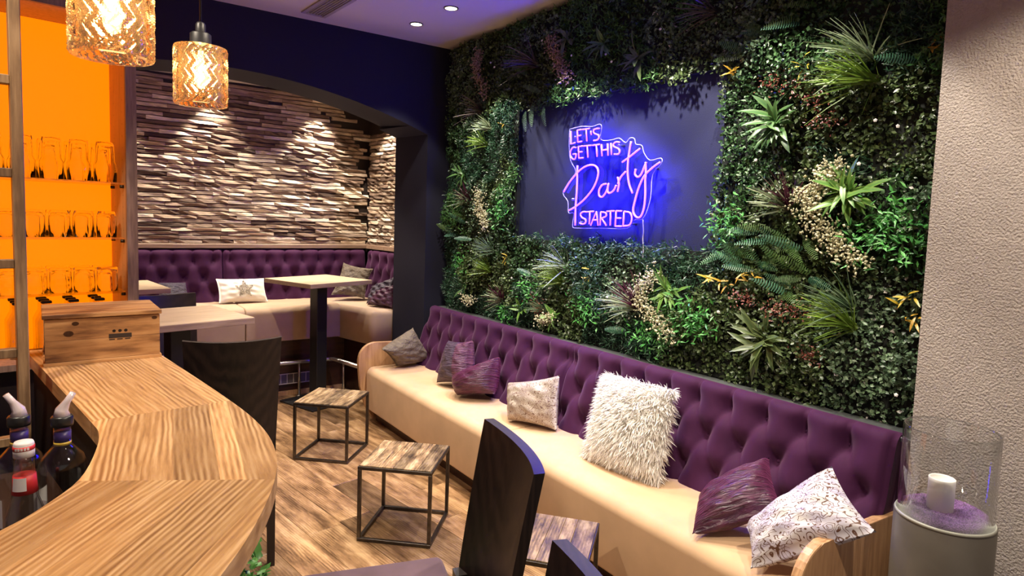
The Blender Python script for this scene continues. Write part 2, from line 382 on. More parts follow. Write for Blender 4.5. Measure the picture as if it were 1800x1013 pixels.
for a in ((-.085, .085, -.25, -.235), (-.085, .085, .235, .25), (-.085, -.06, -.235, .235), (.06, .085, -.235, .235)):
    box('vent_frame', a[0], a[1], a[2], a[3], -.010, 0, flat('vent_paint', (.34, .30, .31), .6), v)
for k in range(6): box('slat', -.055+k*.02, -.045+k*.02, -.23, .23, -.006, -.001, flat('vent_slat', (.22, .2, .22), .6), v)

# ------------------------------------------------------------------ tufted upholstery
def tufted(name, origin, sdir, tdir, ndir, Ls, H, rows, sp, s0, parent, base, amp=.062, step=.0115, top_r=.05, btn_r=.010):
    """diamond buttoned back: s along the length, t up the slope, n towards the sitter"""
    O, S, T, Nn = Vector(origin), Vector(sdir).normalized(), Vector(tdir).normalized(), Vector(ndir).normalized()
    ns_, nt_ = max(8, int(Ls/step)), max(8, int(H/step))
    s = np.linspace(0, Ls, ns_+1); t = np.linspace(0, H, nt_+1); SS, TT = np.meshgrid(s, t)
    B = []
    for r, tr in enumerate(rows):
        x = s0+(sp/2 if r % 2 else 0)
        while x > 0: x -= sp
        x += sp
        while x < Ls: B.append((x, tr, r)); x += sp
    segs = []
    for (x, tr, r) in B:
        for (x2, t2, r2) in B:
            if r2 == r+1 and abs(abs(x2-x)-sp/2) < .01: segs.append((x, tr, x2, t2))
        if r == 0: segs.append((x, tr, x, H+.03))
        if r == len(rows)-1: segs.append((x, tr, x, -.03))
    db = np.full(SS.shape, 9.); dc = np.full(SS.shape, 9.)
    for x, tr, r in B: db = np.minimum(db, np.hypot(SS-x, TT-tr))
    for x1, t1, x2, t2 in segs:
        dx, dy = x2-x1, t2-t1; q = np.clip(((SS-x1)*dx+(TT-t1)*dy)/(dx*dx+dy*dy), 0, 1)
        bow = .012*np.sin(q*math.pi)*(1 if x2 != x1 else 0)
        dc = np.minimum(dc, np.hypot(SS-(x1+q*dx), TT-(t1+q*dy)+bow))
    h = amp*(.56*(1-np.exp(-(db/.046)**1.7))+.44*(1-np.exp(-(dc/.016)**1.15)))
    h += .002*np.sin(SS*31+TT*17)
    e = np.minimum(np.minimum(SS, Ls-SS), 9)/.03; h -= amp*.8*np.clip(1-e, 0, 1)**2
    back = np.clip((TT-(H-top_r))/top_r, 0, 1)
    h = h-top_r*(1-np.sqrt(np.clip(1-back**2*.98, 0, 1)))
    nb = np.array(Nn); P = np.array(O)+SS[..., None]*np.array(S)+TT[..., None]*np.array(T)+h[..., None]*nb
    rows_v = [P.reshape(-1, 3)]
    bt = P[-1]-nb*.07-np.array(T)*.004; rows_v.append(bt)               # top surface running to the back
    v = np.concatenate(rows_v)-np.array(base); w = ns_+1
    f = [(j*w+i, j*w+i+1, (j+1)*w+i+1, (j+1)*w+i) for j in range(nt_+1) for i in range(ns_)]
    for k in (0, ns_):                                                  # closed ends
        col_ = [j*w+k for j in range(nt_+2)]; v = np.vstack([v, P[0, k]-nb*.07-np.array(base)]); f.append(tuple(col_+[len(v)-1]) if k else tuple(reversed(col_+[len(v)-1])))
    if S.cross(T).dot(Nn) < 0: f = [tuple(reversed(q)) for q in f]
    o = link(name, mesh(name, v, f, True), M['velvet'], parent)
    bme = lathe_me([(0, .006), (.006, .005), (btn_r, 0), (btn_r*.8, -.004)], 10, 'button'); bme.materials.append(M['velvet'])
    q = Nn.to_track_quat('Z', 'Y').to_euler()
    for x, tr, r in B:
        p = O+S*x+T*tr+Nn*.001-Vector(base); link('button', bme, None, o, p, q)
    return o
def seat_profile(name, y0, y1, xf, xb, zb, zt, mat, parent, base, r=.06):
    bm = bmesh.new(); bmesh.ops.create_cube(bm, size=1)
    for v in bm.verts: v.co = ((xf+xb)/2+v.co.x*(xb-xf)-base[0], (y0+y1)/2+v.co.y*(y1-y0)-base[1], (zb+zt)/2+v.co.z*(zt-zb)-base[2])
    big = [e for e in bm.edges if all(abs(v.co.z-(zt-base[2])) < 1e-4 and abs(v.co.x-(xf-base[0])) < 1e-4 for v in e.verts)]
    bmesh.ops.bevel(bm, geom=big, offset=r, segments=7, profile=.5, affect='EDGES')
    es = [e for e in bm.edges if e.calc_face_angle(0) > .7]
    bmesh.ops.bevel(bm, geom=es, offset=.012, segments=3, profile=.5, affect='EDGES')
    return link(name, bm_mesh(name, bm, True), mat, parent)

B0 = (2.2, 2.8, 0)
bench = thing('tufted_bench', 'long plum velvet tufted bench with beige seat along the plant wall', 'bench', B0)
def wbox(name, x0, x1, y0, y1, z0, z1, mat, parent, base, bev=0, seg=2):
    return box(name, x0-base[0], x1-base[0], y0-base[1], y1-base[1], z0-base[2], z1-base[2], mat, parent, bev, seg)
for y0, y1 in ((1.03, 2.805), (2.81, 4.555)): seat_profile('seat', y0, y1, 1.862, 2.36, .105, .430, M['suede'], bench, B0, .055)
tv = Vector((.135, 0, .49)).normalized(); nv = Vector((-.49, 0, .135)).normalized()
rws = [(.80-.41)/tv.z, (.655-.41)/tv.z, (.505-.41)/tv.z]
for y0, y1 in ((1.0, 2.765), (2.775, 4.56)):
    tufted('backrest', (2.31, y0, .40), (0, 1, 0), tv, nv, y1-y0, .50, rws, .174, .16 if y0 < 2 else .21, bench, B0)
wbox('plinth', 1.94, 2.5, 1.05, 4.54, 0, .11, M['plinth'], bench, B0)
wbox('back_board', 2.46, 2.52, 1.0, 4.56, .1, .80, M['dark'], bench, B0)
wbox('ledge', 2.44, 2.565, .96, 4.6, .848, .866, M['grey_ledge'], bench, B0, .003, 1)
def arm_outline():
    pts = [(2.5, 0.0), (1.93, 0.0), (1.86, .12), (1.815, .28), (1.802, .45)]
    for k in range(9):
        a = math.pi-k*math.pi/16; pts.append((1.802+.13+.13*math.cos(a), .485+.13*math.sin(a)))
    return [(a-B0[0], b) for a, b in pts+[(2.5, .59)]]
for y in (4.56, .985):
    o = link('arm_panel', prism_me(arm_outline(), y-B0[1], y+.035-B0[1], 'y', .006, 2, 'arm_panel'), M['oak'], bench)
    tag(o, 'rounded oak end panel')

# corner bench in the niche
NB0 = (1.0, 5.9, 0)
nb = thing('corner_bench', 'high plum tufted corner bench in the arched niche', 'bench', NB0)
def seat_y(name, x0, x1, yf, yb, zb, zt):
    o = seat_profile(name, x0, x1, yf, yb, zb, zt, M['suede2'], None, (0, 0, 0), .06)
    for v in o.data.vertices: v.co = (v.co.y-NB0[0], v.co.x-NB0[1], v.co.z)
    o.data.flip_normals(); o.parent = nb; return o
seat_y('seat', -.9, 1.185, 5.5, 6.05, .49, .79); seat_y('seat', 1.19, 2.0, 5.5, 6.05, .495, .79)
wd = Vector((.13, -.46, 0)).normalized(); wn_ = Vector((-wd.y, wd.x, 0))         # wing direction (towards the viewer) and its outside normal
A, Bp = Vector((1.985, 5.5, 0)), Vector((2.105, 5.045, 0))
wing = [(1.985, 5.52), (2.105, 5.045), (2.62, 5.045), (2.5, 6.05), (1.985, 6.05)]
bm = bmesh.new(); lo = [bm.verts.new((a-NB0[0], b-NB0[1], .49)) for a, b in wing]; hi = [bm.verts.new((a-NB0[0], b-NB0[1], .785)) for a, b in wing]
bm.faces.new(lo); tf = bm.faces.new(hi)
for i in range(5): bm.faces.new((lo[i], lo[(i+1) % 5], hi[(i+1) % 5], hi[i]))
es = [e for e in bm.edges if all(v in hi for v in e.verts)] + [e for e in bm.edges if {v for v in e.verts} == {lo[1], hi[1]} or {v for v in e.verts} == {lo[0], hi[0]}]
bmesh.ops.bevel(bm, geom=es, offset=.05, segments=6, profile=.5, affect='EDGES')
link('seat', bm_mesh('seat', bm, True), M['suede2'], nb)
wbox('plinth', -.9, 2.1, 5.58, 6.1, 0, .5, M['plinth'], nb, NB0)
link('plinth', prism_me([(a-NB0[0], b-NB0[1]) for a, b in ((2.06, 5.58), (2.17, 5.1), (2.6, 5.1), (2.5, 6.1), (2.06, 6.1))], 0, .5, 'z', name='plinth'), M['plinth'], nb)
wbox('floor_trim', -.9, 2.06, 5.555, 5.58, 0, .035, M['oak'], nb, NB0)
tv2 = Vector((0, .06, .47)).normalized(); nv2 = Vector((0, -.47, .06)).normalized()
rw2 = [.385, .24, .10]
for x0, x1, s0 in ((-.9, 1.118, .02), (1.122, 2.46, .06)):
    tufted('backrest', (x0, 6.055, .77), (1, 0, 0), tv2, nv2, x1-x0, .485, rw2, .16, s0, nb, NB0, amp=.052, step=.015)
wdir = NRD
wnn = Vector((-wdir.y, wdir.x, 0)); wnn = -wnn if wnn.x > 0 else wnn
wp = Vector((2.435, 6.03, .77))
tufted('backrest', wp, wdir, Vector((.06, 0, .47)), wnn+Vector((0, 0, .1)), .98, .485, rw2, .16, .06, nb, NB0, amp=.052, step=.015)
wbox('ledge', -.9, 2.5, 6.09, 6.195, 1.262, 1.30, M['edge'], nb, NB0, .003, 1)
me = prism_me([(2.47-NB0[0], 6.1-NB0[1]), (2.53-NB0[0], 6.19-NB0[1]), (2.64-NB0[0], 5.1-NB0[1]), (2.56-NB0[0], 5.1-NB0[1])], 1.262, 1.30, 'z', name='ledge')
link('ledge', me, M['edge'], nb)
fr = thing('foot_rail', 'brushed steel foot rail on posts before the niche bench', 'rail', (1.6, 5.50, 0))
tube('rail', [(-1.6, 0, .30), (.2, 0, .30), (.285, -.005, .30), (.33, -.03, .30), (.42, -.42, .30)], .018, M['chrome'], fr, 12)
for x, y in ((-1.1, .0), (-.45, .0), (.03, 0), (.37, -.16)):
    tube('post', [(x, y, 0), (x, y, .29)], .011, M['chrome'], fr, 10)
    link('foot_plate', lathe_me([(.03, 0), (.03, .006), (.012, .008)], 16, 'foot_plate'), M['chrome'], fr, (x, y, 0))
vg = thing('vent_grille', 'pale metal vent grille set in the niche plinth', 'vent', (1.57, 5.572, .143))
box('backing', -.30, .25, -.002, .008, -.046, .046, M['grille_in'], vg)
for z in (-.047, .040): box('grille_frame', -.30, .25, -.008, .002, z, z+.007, M['grille'], vg)
for k in range(11): box('slat', -.30+k*.0545, -.295+k*.0545, -.008, .002, -.04, .04, M['grille'], vg)

# ------------------------------------------------------------------ cushions
def cushion_geo(c, th, n=26, wr=.0, seed=0, pinch=.07, wf=(9, 14)):
    TL, TR, BR, BL = [np.array(p, float) for p in c]
    u = np.linspace(-1, 1, n); U, V = np.meshgrid(u, u)
    pu = U*(1-pinch*(1-V**2)*np.abs(U)**2); pv = V*(1-pinch*(1-U**2)*np.abs(V)**2)
    a, b = (pu+1)/2, (pv+1)/2
    P = ((1-a)*(1-b))[..., None]*BL+(a*(1-b))[..., None]*BR+(a*b)[..., None]*TR+((1-a)*b)[..., None]*TL
    nrm = np.cross(TR-BL, TL-BR); nrm /= np.linalg.norm(nrm)
    z = np.clip((1-U**2)*(1-V**2), 0, 1)**.42*th/2
    rg = np.random.default_rng(seed); ph = rg.random(6)*6
    wv = wr*(np.sin(U*wf[0]+3*np.sin(V*2+ph[0])+ph[1])*.5+np.sin(V*wf[1]+2.2*np.sin(U*3+ph[2])+ph[3])*.5+.5*np.sin((U+V)*wf[1]*.8+ph[4]))
    wv *= np.clip((1-np.abs(U))*6, 0, 1)*np.clip((1-np.abs(V))*6, 0, 1)
    f_, b_ = P+(z+wv)[..., None]*nrm, P-(z+wv*.5)[..., None]*nrm
    v = np.concatenate([f_.reshape(-1, 3), b_.reshape(-1, 3)]); q = []
    for j in range(n-1):
        for i in range(n-1):
            k = j*n+i; q.append((k, k+1, k+n+1, k+n)); k += n*n; q.append((k+n, k+n+1, k+1, k))
    rim = [i for i in range(n)]+[j*n+n-1 for j in range(1, n)]+[(n-1)*n+i for i in range(n-2, -1, -1)]+[j*n for j in range(n-2, 0, -1)]
    for i in range(len(rim)): a_, c_ = rim[i], rim[(i+1) % len(rim)]; q.append((c_, a_, a_+n*n, c_+n*n))
    return v, q, nrm
def cushion(name, label, c, th, mat, wr=.004, seed=0, wf=(9, 14), pinch=.07, uvm=True, group=None):
    cc = np.mean(np.array(c), 0); base = (cc[0], cc[1], min(p[2] for p in c))
    v, q, nrm = cushion_geo(c, th, 30, wr, seed, pinch, wf)
    me = mesh(name, v-np.array(base), q, True)
    n = 30; uv = me.uv_layers.new(name='UVMap'); u = np.linspace(0, 1, n); UU, VV = np.meshgrid(u, u); fl_ = np.stack([UU.ravel(), VV.ravel()], 1); fl_ = np.concatenate([fl_, fl_])
    li = np.zeros(len(me.loops), np.int32); me.loops.foreach_get('vertex_index', li); uv.data.foreach_set('uv', fl_[li].ravel().astype(np.float32))
    o = link(name, me, mat, None, base); tag(o, label, 'cushion', group); return o
def crinkle_mat(name, c1, c2, rough=.5, sc=(6, 26), sheen=.4, dark_half=None, st=.9):
    m, nt, b = new_mat(name); b.inputs['Roughness'].default_value = rough; b.inputs['Sheen Weight'].default_value = sheen
    b.inputs['Sheen Tint'].default_value = (*[min(1, v*4) for v in c2], 1)
    uv = N(nt, 'ShaderNodeUVMap'); mu = N(nt, 'ShaderNodeVectorMath', operation='MULTIPLY'); mu.inputs[1].default_value = (sc[0], sc[1], 1); L(nt, uv, 0, mu, 0)
    n = N(nt, 'ShaderNodeTexNoise'); n.inputs['Scale'].default_value = 1; n.inputs['Detail'].default_value = 4; n.inputs['Distortion'].default_value = .6; L(nt, mu, 0, n, 'Vector')
    r = ramp(nt, [(.35, c1), (.65, c2)]); L(nt, n, 0, r, 0)
    if dark_half:
        sp = N(nt, 'ShaderNodeSeparateXYZ'); L(nt, uv, 0, sp, 0); gt = N(nt, 'ShaderNodeMath', operation='GREATER_THAN'); gt.inputs[1].default_value = .56; L(nt, sp, 0, gt, 0)
        r2 = ramp(nt, [(.35, dark_half[0]), (.65, dark_half[1])]); L(nt, n, 0, r2, 0)
        mx = N(nt, 'ShaderNodeMix', data_type='RGBA'); L(nt, gt, 0, mx, 0); L(nt, r, 0, mx, 6); L(nt, r2, 0, mx, 7); L(nt, mx, 2, b, 'Base Color')
    else: L(nt, r, 0, b, 'Base Color')
    bump(nt, b, n, 0, st, .02); return m
def damask_mat(name, ground, ground2, line, sc=5.5, rough=.45):
    """embroidered curling lines over a pale silky ground"""
    m, nt, b = new_mat(name); b.inputs['Roughness'].default_value = rough
    uv = N(nt, 'ShaderNodeUVMap'); n = N(nt, 'ShaderNodeTexNoise'); n.inputs['Scale'].default_value = 5; n.inputs['Detail'].default_value = 2; L(nt, uv, 0, n, 'Vector')
    sb = N(nt, 'ShaderNodeVectorMath', operation='SUBTRACT'); sb.inputs[1].default_value = (.5, .5, .5); L(nt, n, 1, sb, 0)
    s2 = N(nt, 'ShaderNodeVectorMath', operation='SCALE'); s2.inputs['Scale'].default_value = .42; L(nt, sb, 0, s2, 0)
    ad = N(nt, 'ShaderNodeVectorMath', operation='ADD'); L(nt, uv, 0, ad, 0); L(nt, s2, 0, ad, 1)
    vo = N(nt, 'ShaderNodeTexVoronoi', feature='DISTANCE_TO_EDGE'); vo.inputs['Scale'].default_value = sc; L(nt, ad, 0, vo, 'Vector')
    vo2 = N(nt, 'ShaderNodeTexVoronoi', feature='DISTANCE_TO_EDGE'); vo2.inputs['Scale'].default_value = sc*2.3; L(nt, ad, 0, vo2, 'Vector')
    n3 = N(nt, 'ShaderNodeTexNoise'); n3.inputs['Scale'].default_value = 5; L(nt, uv, 0, n3, 'Vector')
    vf = N(nt, 'ShaderNodeTexVoronoi', feature='F1'); vf.inputs['Scale'].default_value = sc*.9; L(nt, ad, 0, vf, 'Vector')
    nh = N(nt, 'ShaderNodeTexNoise'); nh.inputs['Scale'].default_value = sc*1.5; nh.inputs['Detail'].default_value = 1; L(nt, uv, 0, nh, 'Vector')
    dd = N(nt, 'ShaderNodeMath', operation='MULTIPLY_ADD'); dd.inputs[1].default_value = 1.5; L(nt, nh, 0, dd, 0); L(nt, vf, 0, dd, 2)
    d3 = N(nt, 'ShaderNodeMath', operation='MULTIPLY'); d3.inputs[1].default_value = 3.3; L(nt, dd, 0, d3, 0)
    fr_ = N(nt, 'ShaderNodeMath', operation='FRACT'); L(nt, d3, 0, fr_, 0)
    sb2 = N(nt, 'ShaderNodeMath', operation='SUBTRACT'); sb2.inputs[1].default_value = .5; L(nt, fr_, 0, sb2, 0)
    ab = N(nt, 'ShaderNodeMath', operation='ABSOLUTE'); L(nt, sb2, 0, ab, 0)
    a1 = N(nt, 'ShaderNodeMath', operation='LESS_THAN'); a1.inputs[1].default_value = .11; L(nt, ab, 0, a1, 0)
    a2 = N(nt, 'ShaderNodeMath', operation='LESS_THAN'); a2.inputs[1].default_value = .02; L(nt, vo2, 0, a2, 0)
    g = N(nt, 'ShaderNodeMath', operation='GREATER_THAN'); g.inputs[1].default_value = .56; L(nt, n3, 0, g, 0)
    m2 = N(nt, 'ShaderNodeMath', operation='MULTIPLY'); L(nt, a2, 0, m2, 0); L(nt, g, 0, m2, 1)
    mxx = N(nt, 'ShaderNodeMath', operation='MAXIMUM'); L(nt, a1, 0, mxx, 0); L(nt, m2, 0, mxx, 1)
    gr = ramp(nt, [(.35, ground), (.65, ground2)]); L(nt, n3, 0, gr, 0)
    mx = N(nt, 'ShaderNodeMix', data_type='RGBA'); L(nt, mxx, 0, mx, 0); L(nt, gr, 0, mx, 6); mx.inputs[7].default_value = (*line, 1)
    L(nt, mx, 2, b, 'Base Color'); bump(nt, b, mxx, 0, .5, .01); return m
M['taupe_c'] = crinkle_mat('taupe_crinkle', (.10, .075, .055), (.17, .135, .10), .7, (9, 14), .2)
M['plum_c'] = crinkle_mat('plum_crinkle', (.03, .005, .020), (.10, .020, .058), .35, (5, 30), .3)
M['two_c'] = crinkle_mat('two_tone_crinkle', (.035, .02, .038), (.085, .055, .085), .45, (5, 30), .3, ((.05, .008, .03), (.15, .045, .09)))
M['dplum_c'] = crinkle_mat('deep_plum_crinkle', (.03, .006, .022), (.075, .02, .055), .4, (5, 22), .3)
M['slate_c'] = crinkle_mat('slate_crinkle', (.025, .018, .035), (.07, .055, .085), .5, (8, 20), .3)
M['damask_w'] = damask_mat('white_damask', (.62, .60, .60), (.50, .48, .64), (.13, .065, .045), 7.0)
M['damask_b'] = damask_mat('brown_damask', (.33, .27, .22), (.52, .47, .41), (.17, .10, .075), 7.5)
M['star_c'] = flat('ivory_cotton', (.75, .72, .65), .9, noise=.04, nscale=20)
cushion('cushion', 'taupe crumpled cushion propped in the far corner of the long bench', [(1.90, 4.36, .60), (2.19, 4.43, .735), (2.40, 4.49, .445), (2.06, 4.44, .44)], .19, M['taupe_c'], .007, 1, pinch=.12)
cushion('cushion', 'dark slate and plum two-tone cushion leaning on the tufted back', [(2.17, 3.83, .74), (2.27, 3.66, .765), (2.22, 3.55, .47), (2.10, 3.86, .44)], .19, M['two_c'], .004, 2, pinch=.1)
cushion('cushion', 'glossy plum crinkled cushion lying in front of the two-tone one', [(2.08, 3.59, .55), (2.25, 3.296, .725), (2.20, 3.27, .49), (2.06, 3.50, .445)], .28, M['plum_c'], .004, 3, pinch=.05)
cushion('cushion', 'brown and silver scroll-patterned cushion at the bench middle', [(2.13, 3.03, .63), (2.24, 2.681, .74), (2.20, 2.64, .44), (2.07, 2.93, .44)], .19, M['damask_b'], .005, 4, pinch=.08)
cushion('cushion', 'plum crinkled cushion lying against the white floral one', [(2.06, 1.56, .52), (2.23, 1.375, .705), (2.10, 1.226, .59), (1.888, 1.455, .45)], .17, M['plum_c'], .005, 6, pinch=.08)
cushion('cushion', 'white satin cushion with brown floral embroidery at the near arm', [(1.97, 1.285, .53), (2.18, 1.105, .775), (2.05, .885, .665), (1.863, 1.19, .452)], .17, M['damask_w'], .005, 7, pinch=.08)
cushion('cushion', 'dark plum woven cushion at the left of the niche bench', [(.60, 5.93, .985), (.80, 5.93, .98), (.83, 5.83, .80), (.58, 5.83, .80)], .12, M['slate_c'], .003, 8)
sc_ = [(1.037, 5.94, 1.003), (1.438, 5.94, .999), (1.451, 5.85, .80), (1.046, 5.85, .80)]
stp = cushion('cushion', 'ivory oblong cushion with a speckled star on the niche bench', sc_, .11, M['star_c'], .004, 9, pinch=.06)
cushion('cushion', 'taupe crumpled cushion in the corner of the niche bench', [(2.17, 5.92, 1.135), (2.40, 5.74, 1.085), (2.29, 5.66, .805), (2.0, 5.78, .84)], .13, M['taupe_c'], .008, 10, pinch=.12)
cushion('cushion', 'slate purple crumpled cushion behind the dark plum one in the niche', [(2.30, 5.52, .94), (2.42, 5.26, 1.06), (2.40, 5.2, .80), (2.22, 5.46, .79)], .13, M['slate_c'], .012, 11, pinch=.12)
cushion('cushion', 'dark plum crumpled cushion at the cut end of the niche bench', [(2.28, 5.33, .92), (2.38, 5.09, 1.01), (2.30, 5.07, .80), (2.19, 5.36, .79)], .12, M['dplum_c'], .012, 12, pinch=.12)
# sequinned star on the ivory cushion
TL, TR, BR, BL = [np.array(p) for p in sc_]; ctr = (TL+TR+BR+BL)/4; ux = (TR-TL)/np.linalg.norm(TR-TL); uy = (TL-BL)/np.linalg.norm(TL-BL); un = np.cross(uy, ux); un = un if un[1] < 0 else -un
sv, sf, scol = [], [], []
for k in range(420):
    while True:
        a, b = rng.uniform(-1, 1, 2); r_ = math.hypot(a, b); an = (math.atan2(a, b)+2*math.pi) % (2*math.pi/5)-math.pi/5
        lim = .42*math.cos(math.pi/5)/math.cos(abs(an)) if False else None
        # five-pointed star test
        ph_ = abs(((math.atan2(a, b)) % (2*math.pi/5)));  ph_ = min(ph_, 2*math.pi/5-ph_)
        ro, rn = 1.0, .45; x1, y1 = ro, 0.; x2, y2 = rn*math.cos(math.pi/5), rn*math.sin(math.pi/5)
        px_, py_ = r_*math.cos(ph_), r_*math.sin(ph_)
        if (x2-x1)*(py_-y1)-(y2-y1)*(px_-x1) > 0: break
    U_, V_ = .18*0+a*.085/.205, b*.085/.10
    z_ = max(0, (1-U_*U_)*(1-V_*V_))**.42*.055+.006
    p = ctr+ux*(a*.085+.01)+uy*b*.085+un*z_; s_ = .0042; i0 = len(sv)
    d1 = ux*s_*math.cos(k)+uy*s_*math.sin(k); d2 = -ux*s_*math.sin(k)+uy*s_*math.cos(k)
    sv += [p+d1, p+d2, p-d1, p-d2]; sf.append((i0, i0+1, i0+2, i0+3)); g_ = random.choice([.16, .3, .5]); scol += [(g_, g_*.88, g_*.72)]*4
so = mesh('star', np.array(sv)-np.array(stp.location), sf); set_col(so, scol)
o = link('star', so, M['petal'], stp); tag(o, 'speckled brown star', kind='stuff')
# shaggy cushion
c5 = [(2.24, 2.30, .825), (2.24, 1.87, .85), (2.15, 1.86, .45), (2.10, 2.27, .45)]
shag = cushion('cushion', 'large white shaggy fur cushion on the long bench', c5, .15, flat('white_fleece', (.8, .77, .7), .9), .0, 5, pinch=.03)
v, q, nrm = cushion_geo(c5, .15, 30, 0, 5, .03); n = 30
P = v[:n*n].reshape(n, n, 3); TL, TR, BR, BL = [np.array(p) for p in c5]
fv, ff, fc = [], [], []
nrm = nrm if nrm[0] < 0 else -nrm
def patch(a, b, side):
    Q = v[:n*n].reshape(n, n, 3) if side else v[n*n:].reshape(n, n, 3)
    i, j = a*(n-1), b*(n-1); i0, j0 = min(int(i), n-2), min(int(j), n-2); s, t = i-i0, j-j0
    return (1-s)*(1-t)*Q[j0, i0]+s*(1-t)*Q[j0, i0+1]+s*t*Q[j0+1, i0+1]+(1-s)*t*Q[j0+1, i0]
cen = (TL+TR+BR+BL)/4
front_is0 = np.dot(v[:n*n].mean(0)-cen, nrm) > 0
for k in range(9000):
    fr_ = k < 7600
    a, b = rng.random(2)
    if k % 6 == 0: a = rng.choice([0.005, .995])
    elif k % 6 == 1: b = rng.choice([0.005, .995])
    p = patch(a, b, front_is0 if fr_ else not front_is0)
    d = (p-cen); d /= np.linalg.norm(d)+1e-9
    clump = np.sin(a*23+np.sin(b*19)*2)*.5+np.cos(b*27+np.sin(a*21)*2)*.5
    dr = nrm*(.75 if fr_ else -.5)+d*.55+np.array((0, 0, -.55))+rng.normal(0, .28, 3)+np.array((0, clump*.5, 0))
    dr /= np.linalg.norm(dr); ln = .030+rng.random()*.024; sd = np.cross(dr, rng.normal(0, 1, 3)); sd /= np.linalg.norm(sd); wdt = .0022
    m_ = p+dr*ln*.55; e_ = p+dr*ln+np.array((0, 0, -.008)); i0 = len(fv); wob = rng.normal(0, .003, 3)
    fv += [p-sd*wdt, p+sd*wdt, m_-sd*wdt+wob, m_+sd*wdt+wob, e_+wob*2]; ff += [(i0, i0+1, i0+3, i0+2), (i0+2, i0+3, i0+4)]
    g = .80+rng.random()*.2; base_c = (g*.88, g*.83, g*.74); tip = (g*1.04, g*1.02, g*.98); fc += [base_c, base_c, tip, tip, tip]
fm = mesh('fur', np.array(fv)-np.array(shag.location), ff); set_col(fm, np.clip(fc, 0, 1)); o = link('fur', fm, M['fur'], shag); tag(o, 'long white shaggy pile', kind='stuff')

# ------------------------------------------------------------------ side tables
def side_table(label, loc, rot, s=.372, h=.378):
    t = thing('side_table', label, 'table', loc, rot, 'small cube side tables'); b = .0085; a = s/2
    def bar(n, x0, x1, y0, y1, z0, z1): box(n, x0, x1, y0, y1, z0, z1, M['steel'], t, .0015, 1)
    for sx in (-1, 1):
        for sy in (-1, 1): bar('leg', sx*(a-b)-b, sx*(a-b)+b, sy*(a-b)-b, sy*(a-b)+b, 2*b, h-2*b)
    for z in (b, h-b):
        for s_ in (-1, 1):
            bar('frame_bar', -a, a, s_*(a-b)-b, s_*(a-b)+b, z-b, z+b); bar('frame_bar', s_*(a-b)-b, s_*(a-b)+b, -a+2*b, a-2*b, z-b, z+b)
    x = -a+.006; rg = random.Random(label)
    while x < a-.03:
        w = min(rg.choice([.05, .07, .09]), a-.006-x)
        if a-.006-x-w < .03: w = a-.006-x
        box('plank', x+.0006, x+w-.0006, -a+.006, a-.006, h-.004, h+.005, M['reclaimed'], t, .001, 1); x += w
    return t
side_table('small cube table of reclaimed planks nearest the niche', (1.425, 4.062, 0), R(47-90))
side_table('small cube table of reclaimed planks at the bench middle', (1.393, 2.865, 0), R(47-90))
side_table('small cube table of reclaimed planks half hidden by the chair', (1.49, 1.83, 0), R(-50))

# ------------------------------------------------------------------ high tables
def high_table(label, loc, rot, s=.62, h=1.05):
    t = thing('high_table', label, 'table', loc, rot, 'square high bar tables')
    box('table_top', -s/2, s/2, -s/2, s/2, h-.034, h-.001, M['edge'], t, .002, 1)
    box('top_veneer', -s/2+.001, s/2-.001, -s/2+.001, s/2-.001, h-.003, h, M['tabletop'], t)
    box('column', -.05, .05, -.05, .05, .015, h-.034, M['black'], t, .004, 2)
    box('base_plate', -.22, .22, -.22, .22, 0, .016, M['black'], t, .004, 2)
    return t
high_table('square high table with a light oak top before the niche corner', (1.712, 5.245, 0), R(19))
high_table('square high table with a light oak top behind the wooden crate', (.451, 3.639, 0), R(12), .56)
high_table('square high table partly hidden behind the shelf post in the niche', (.22, 5.16, 0), R(8), .62)

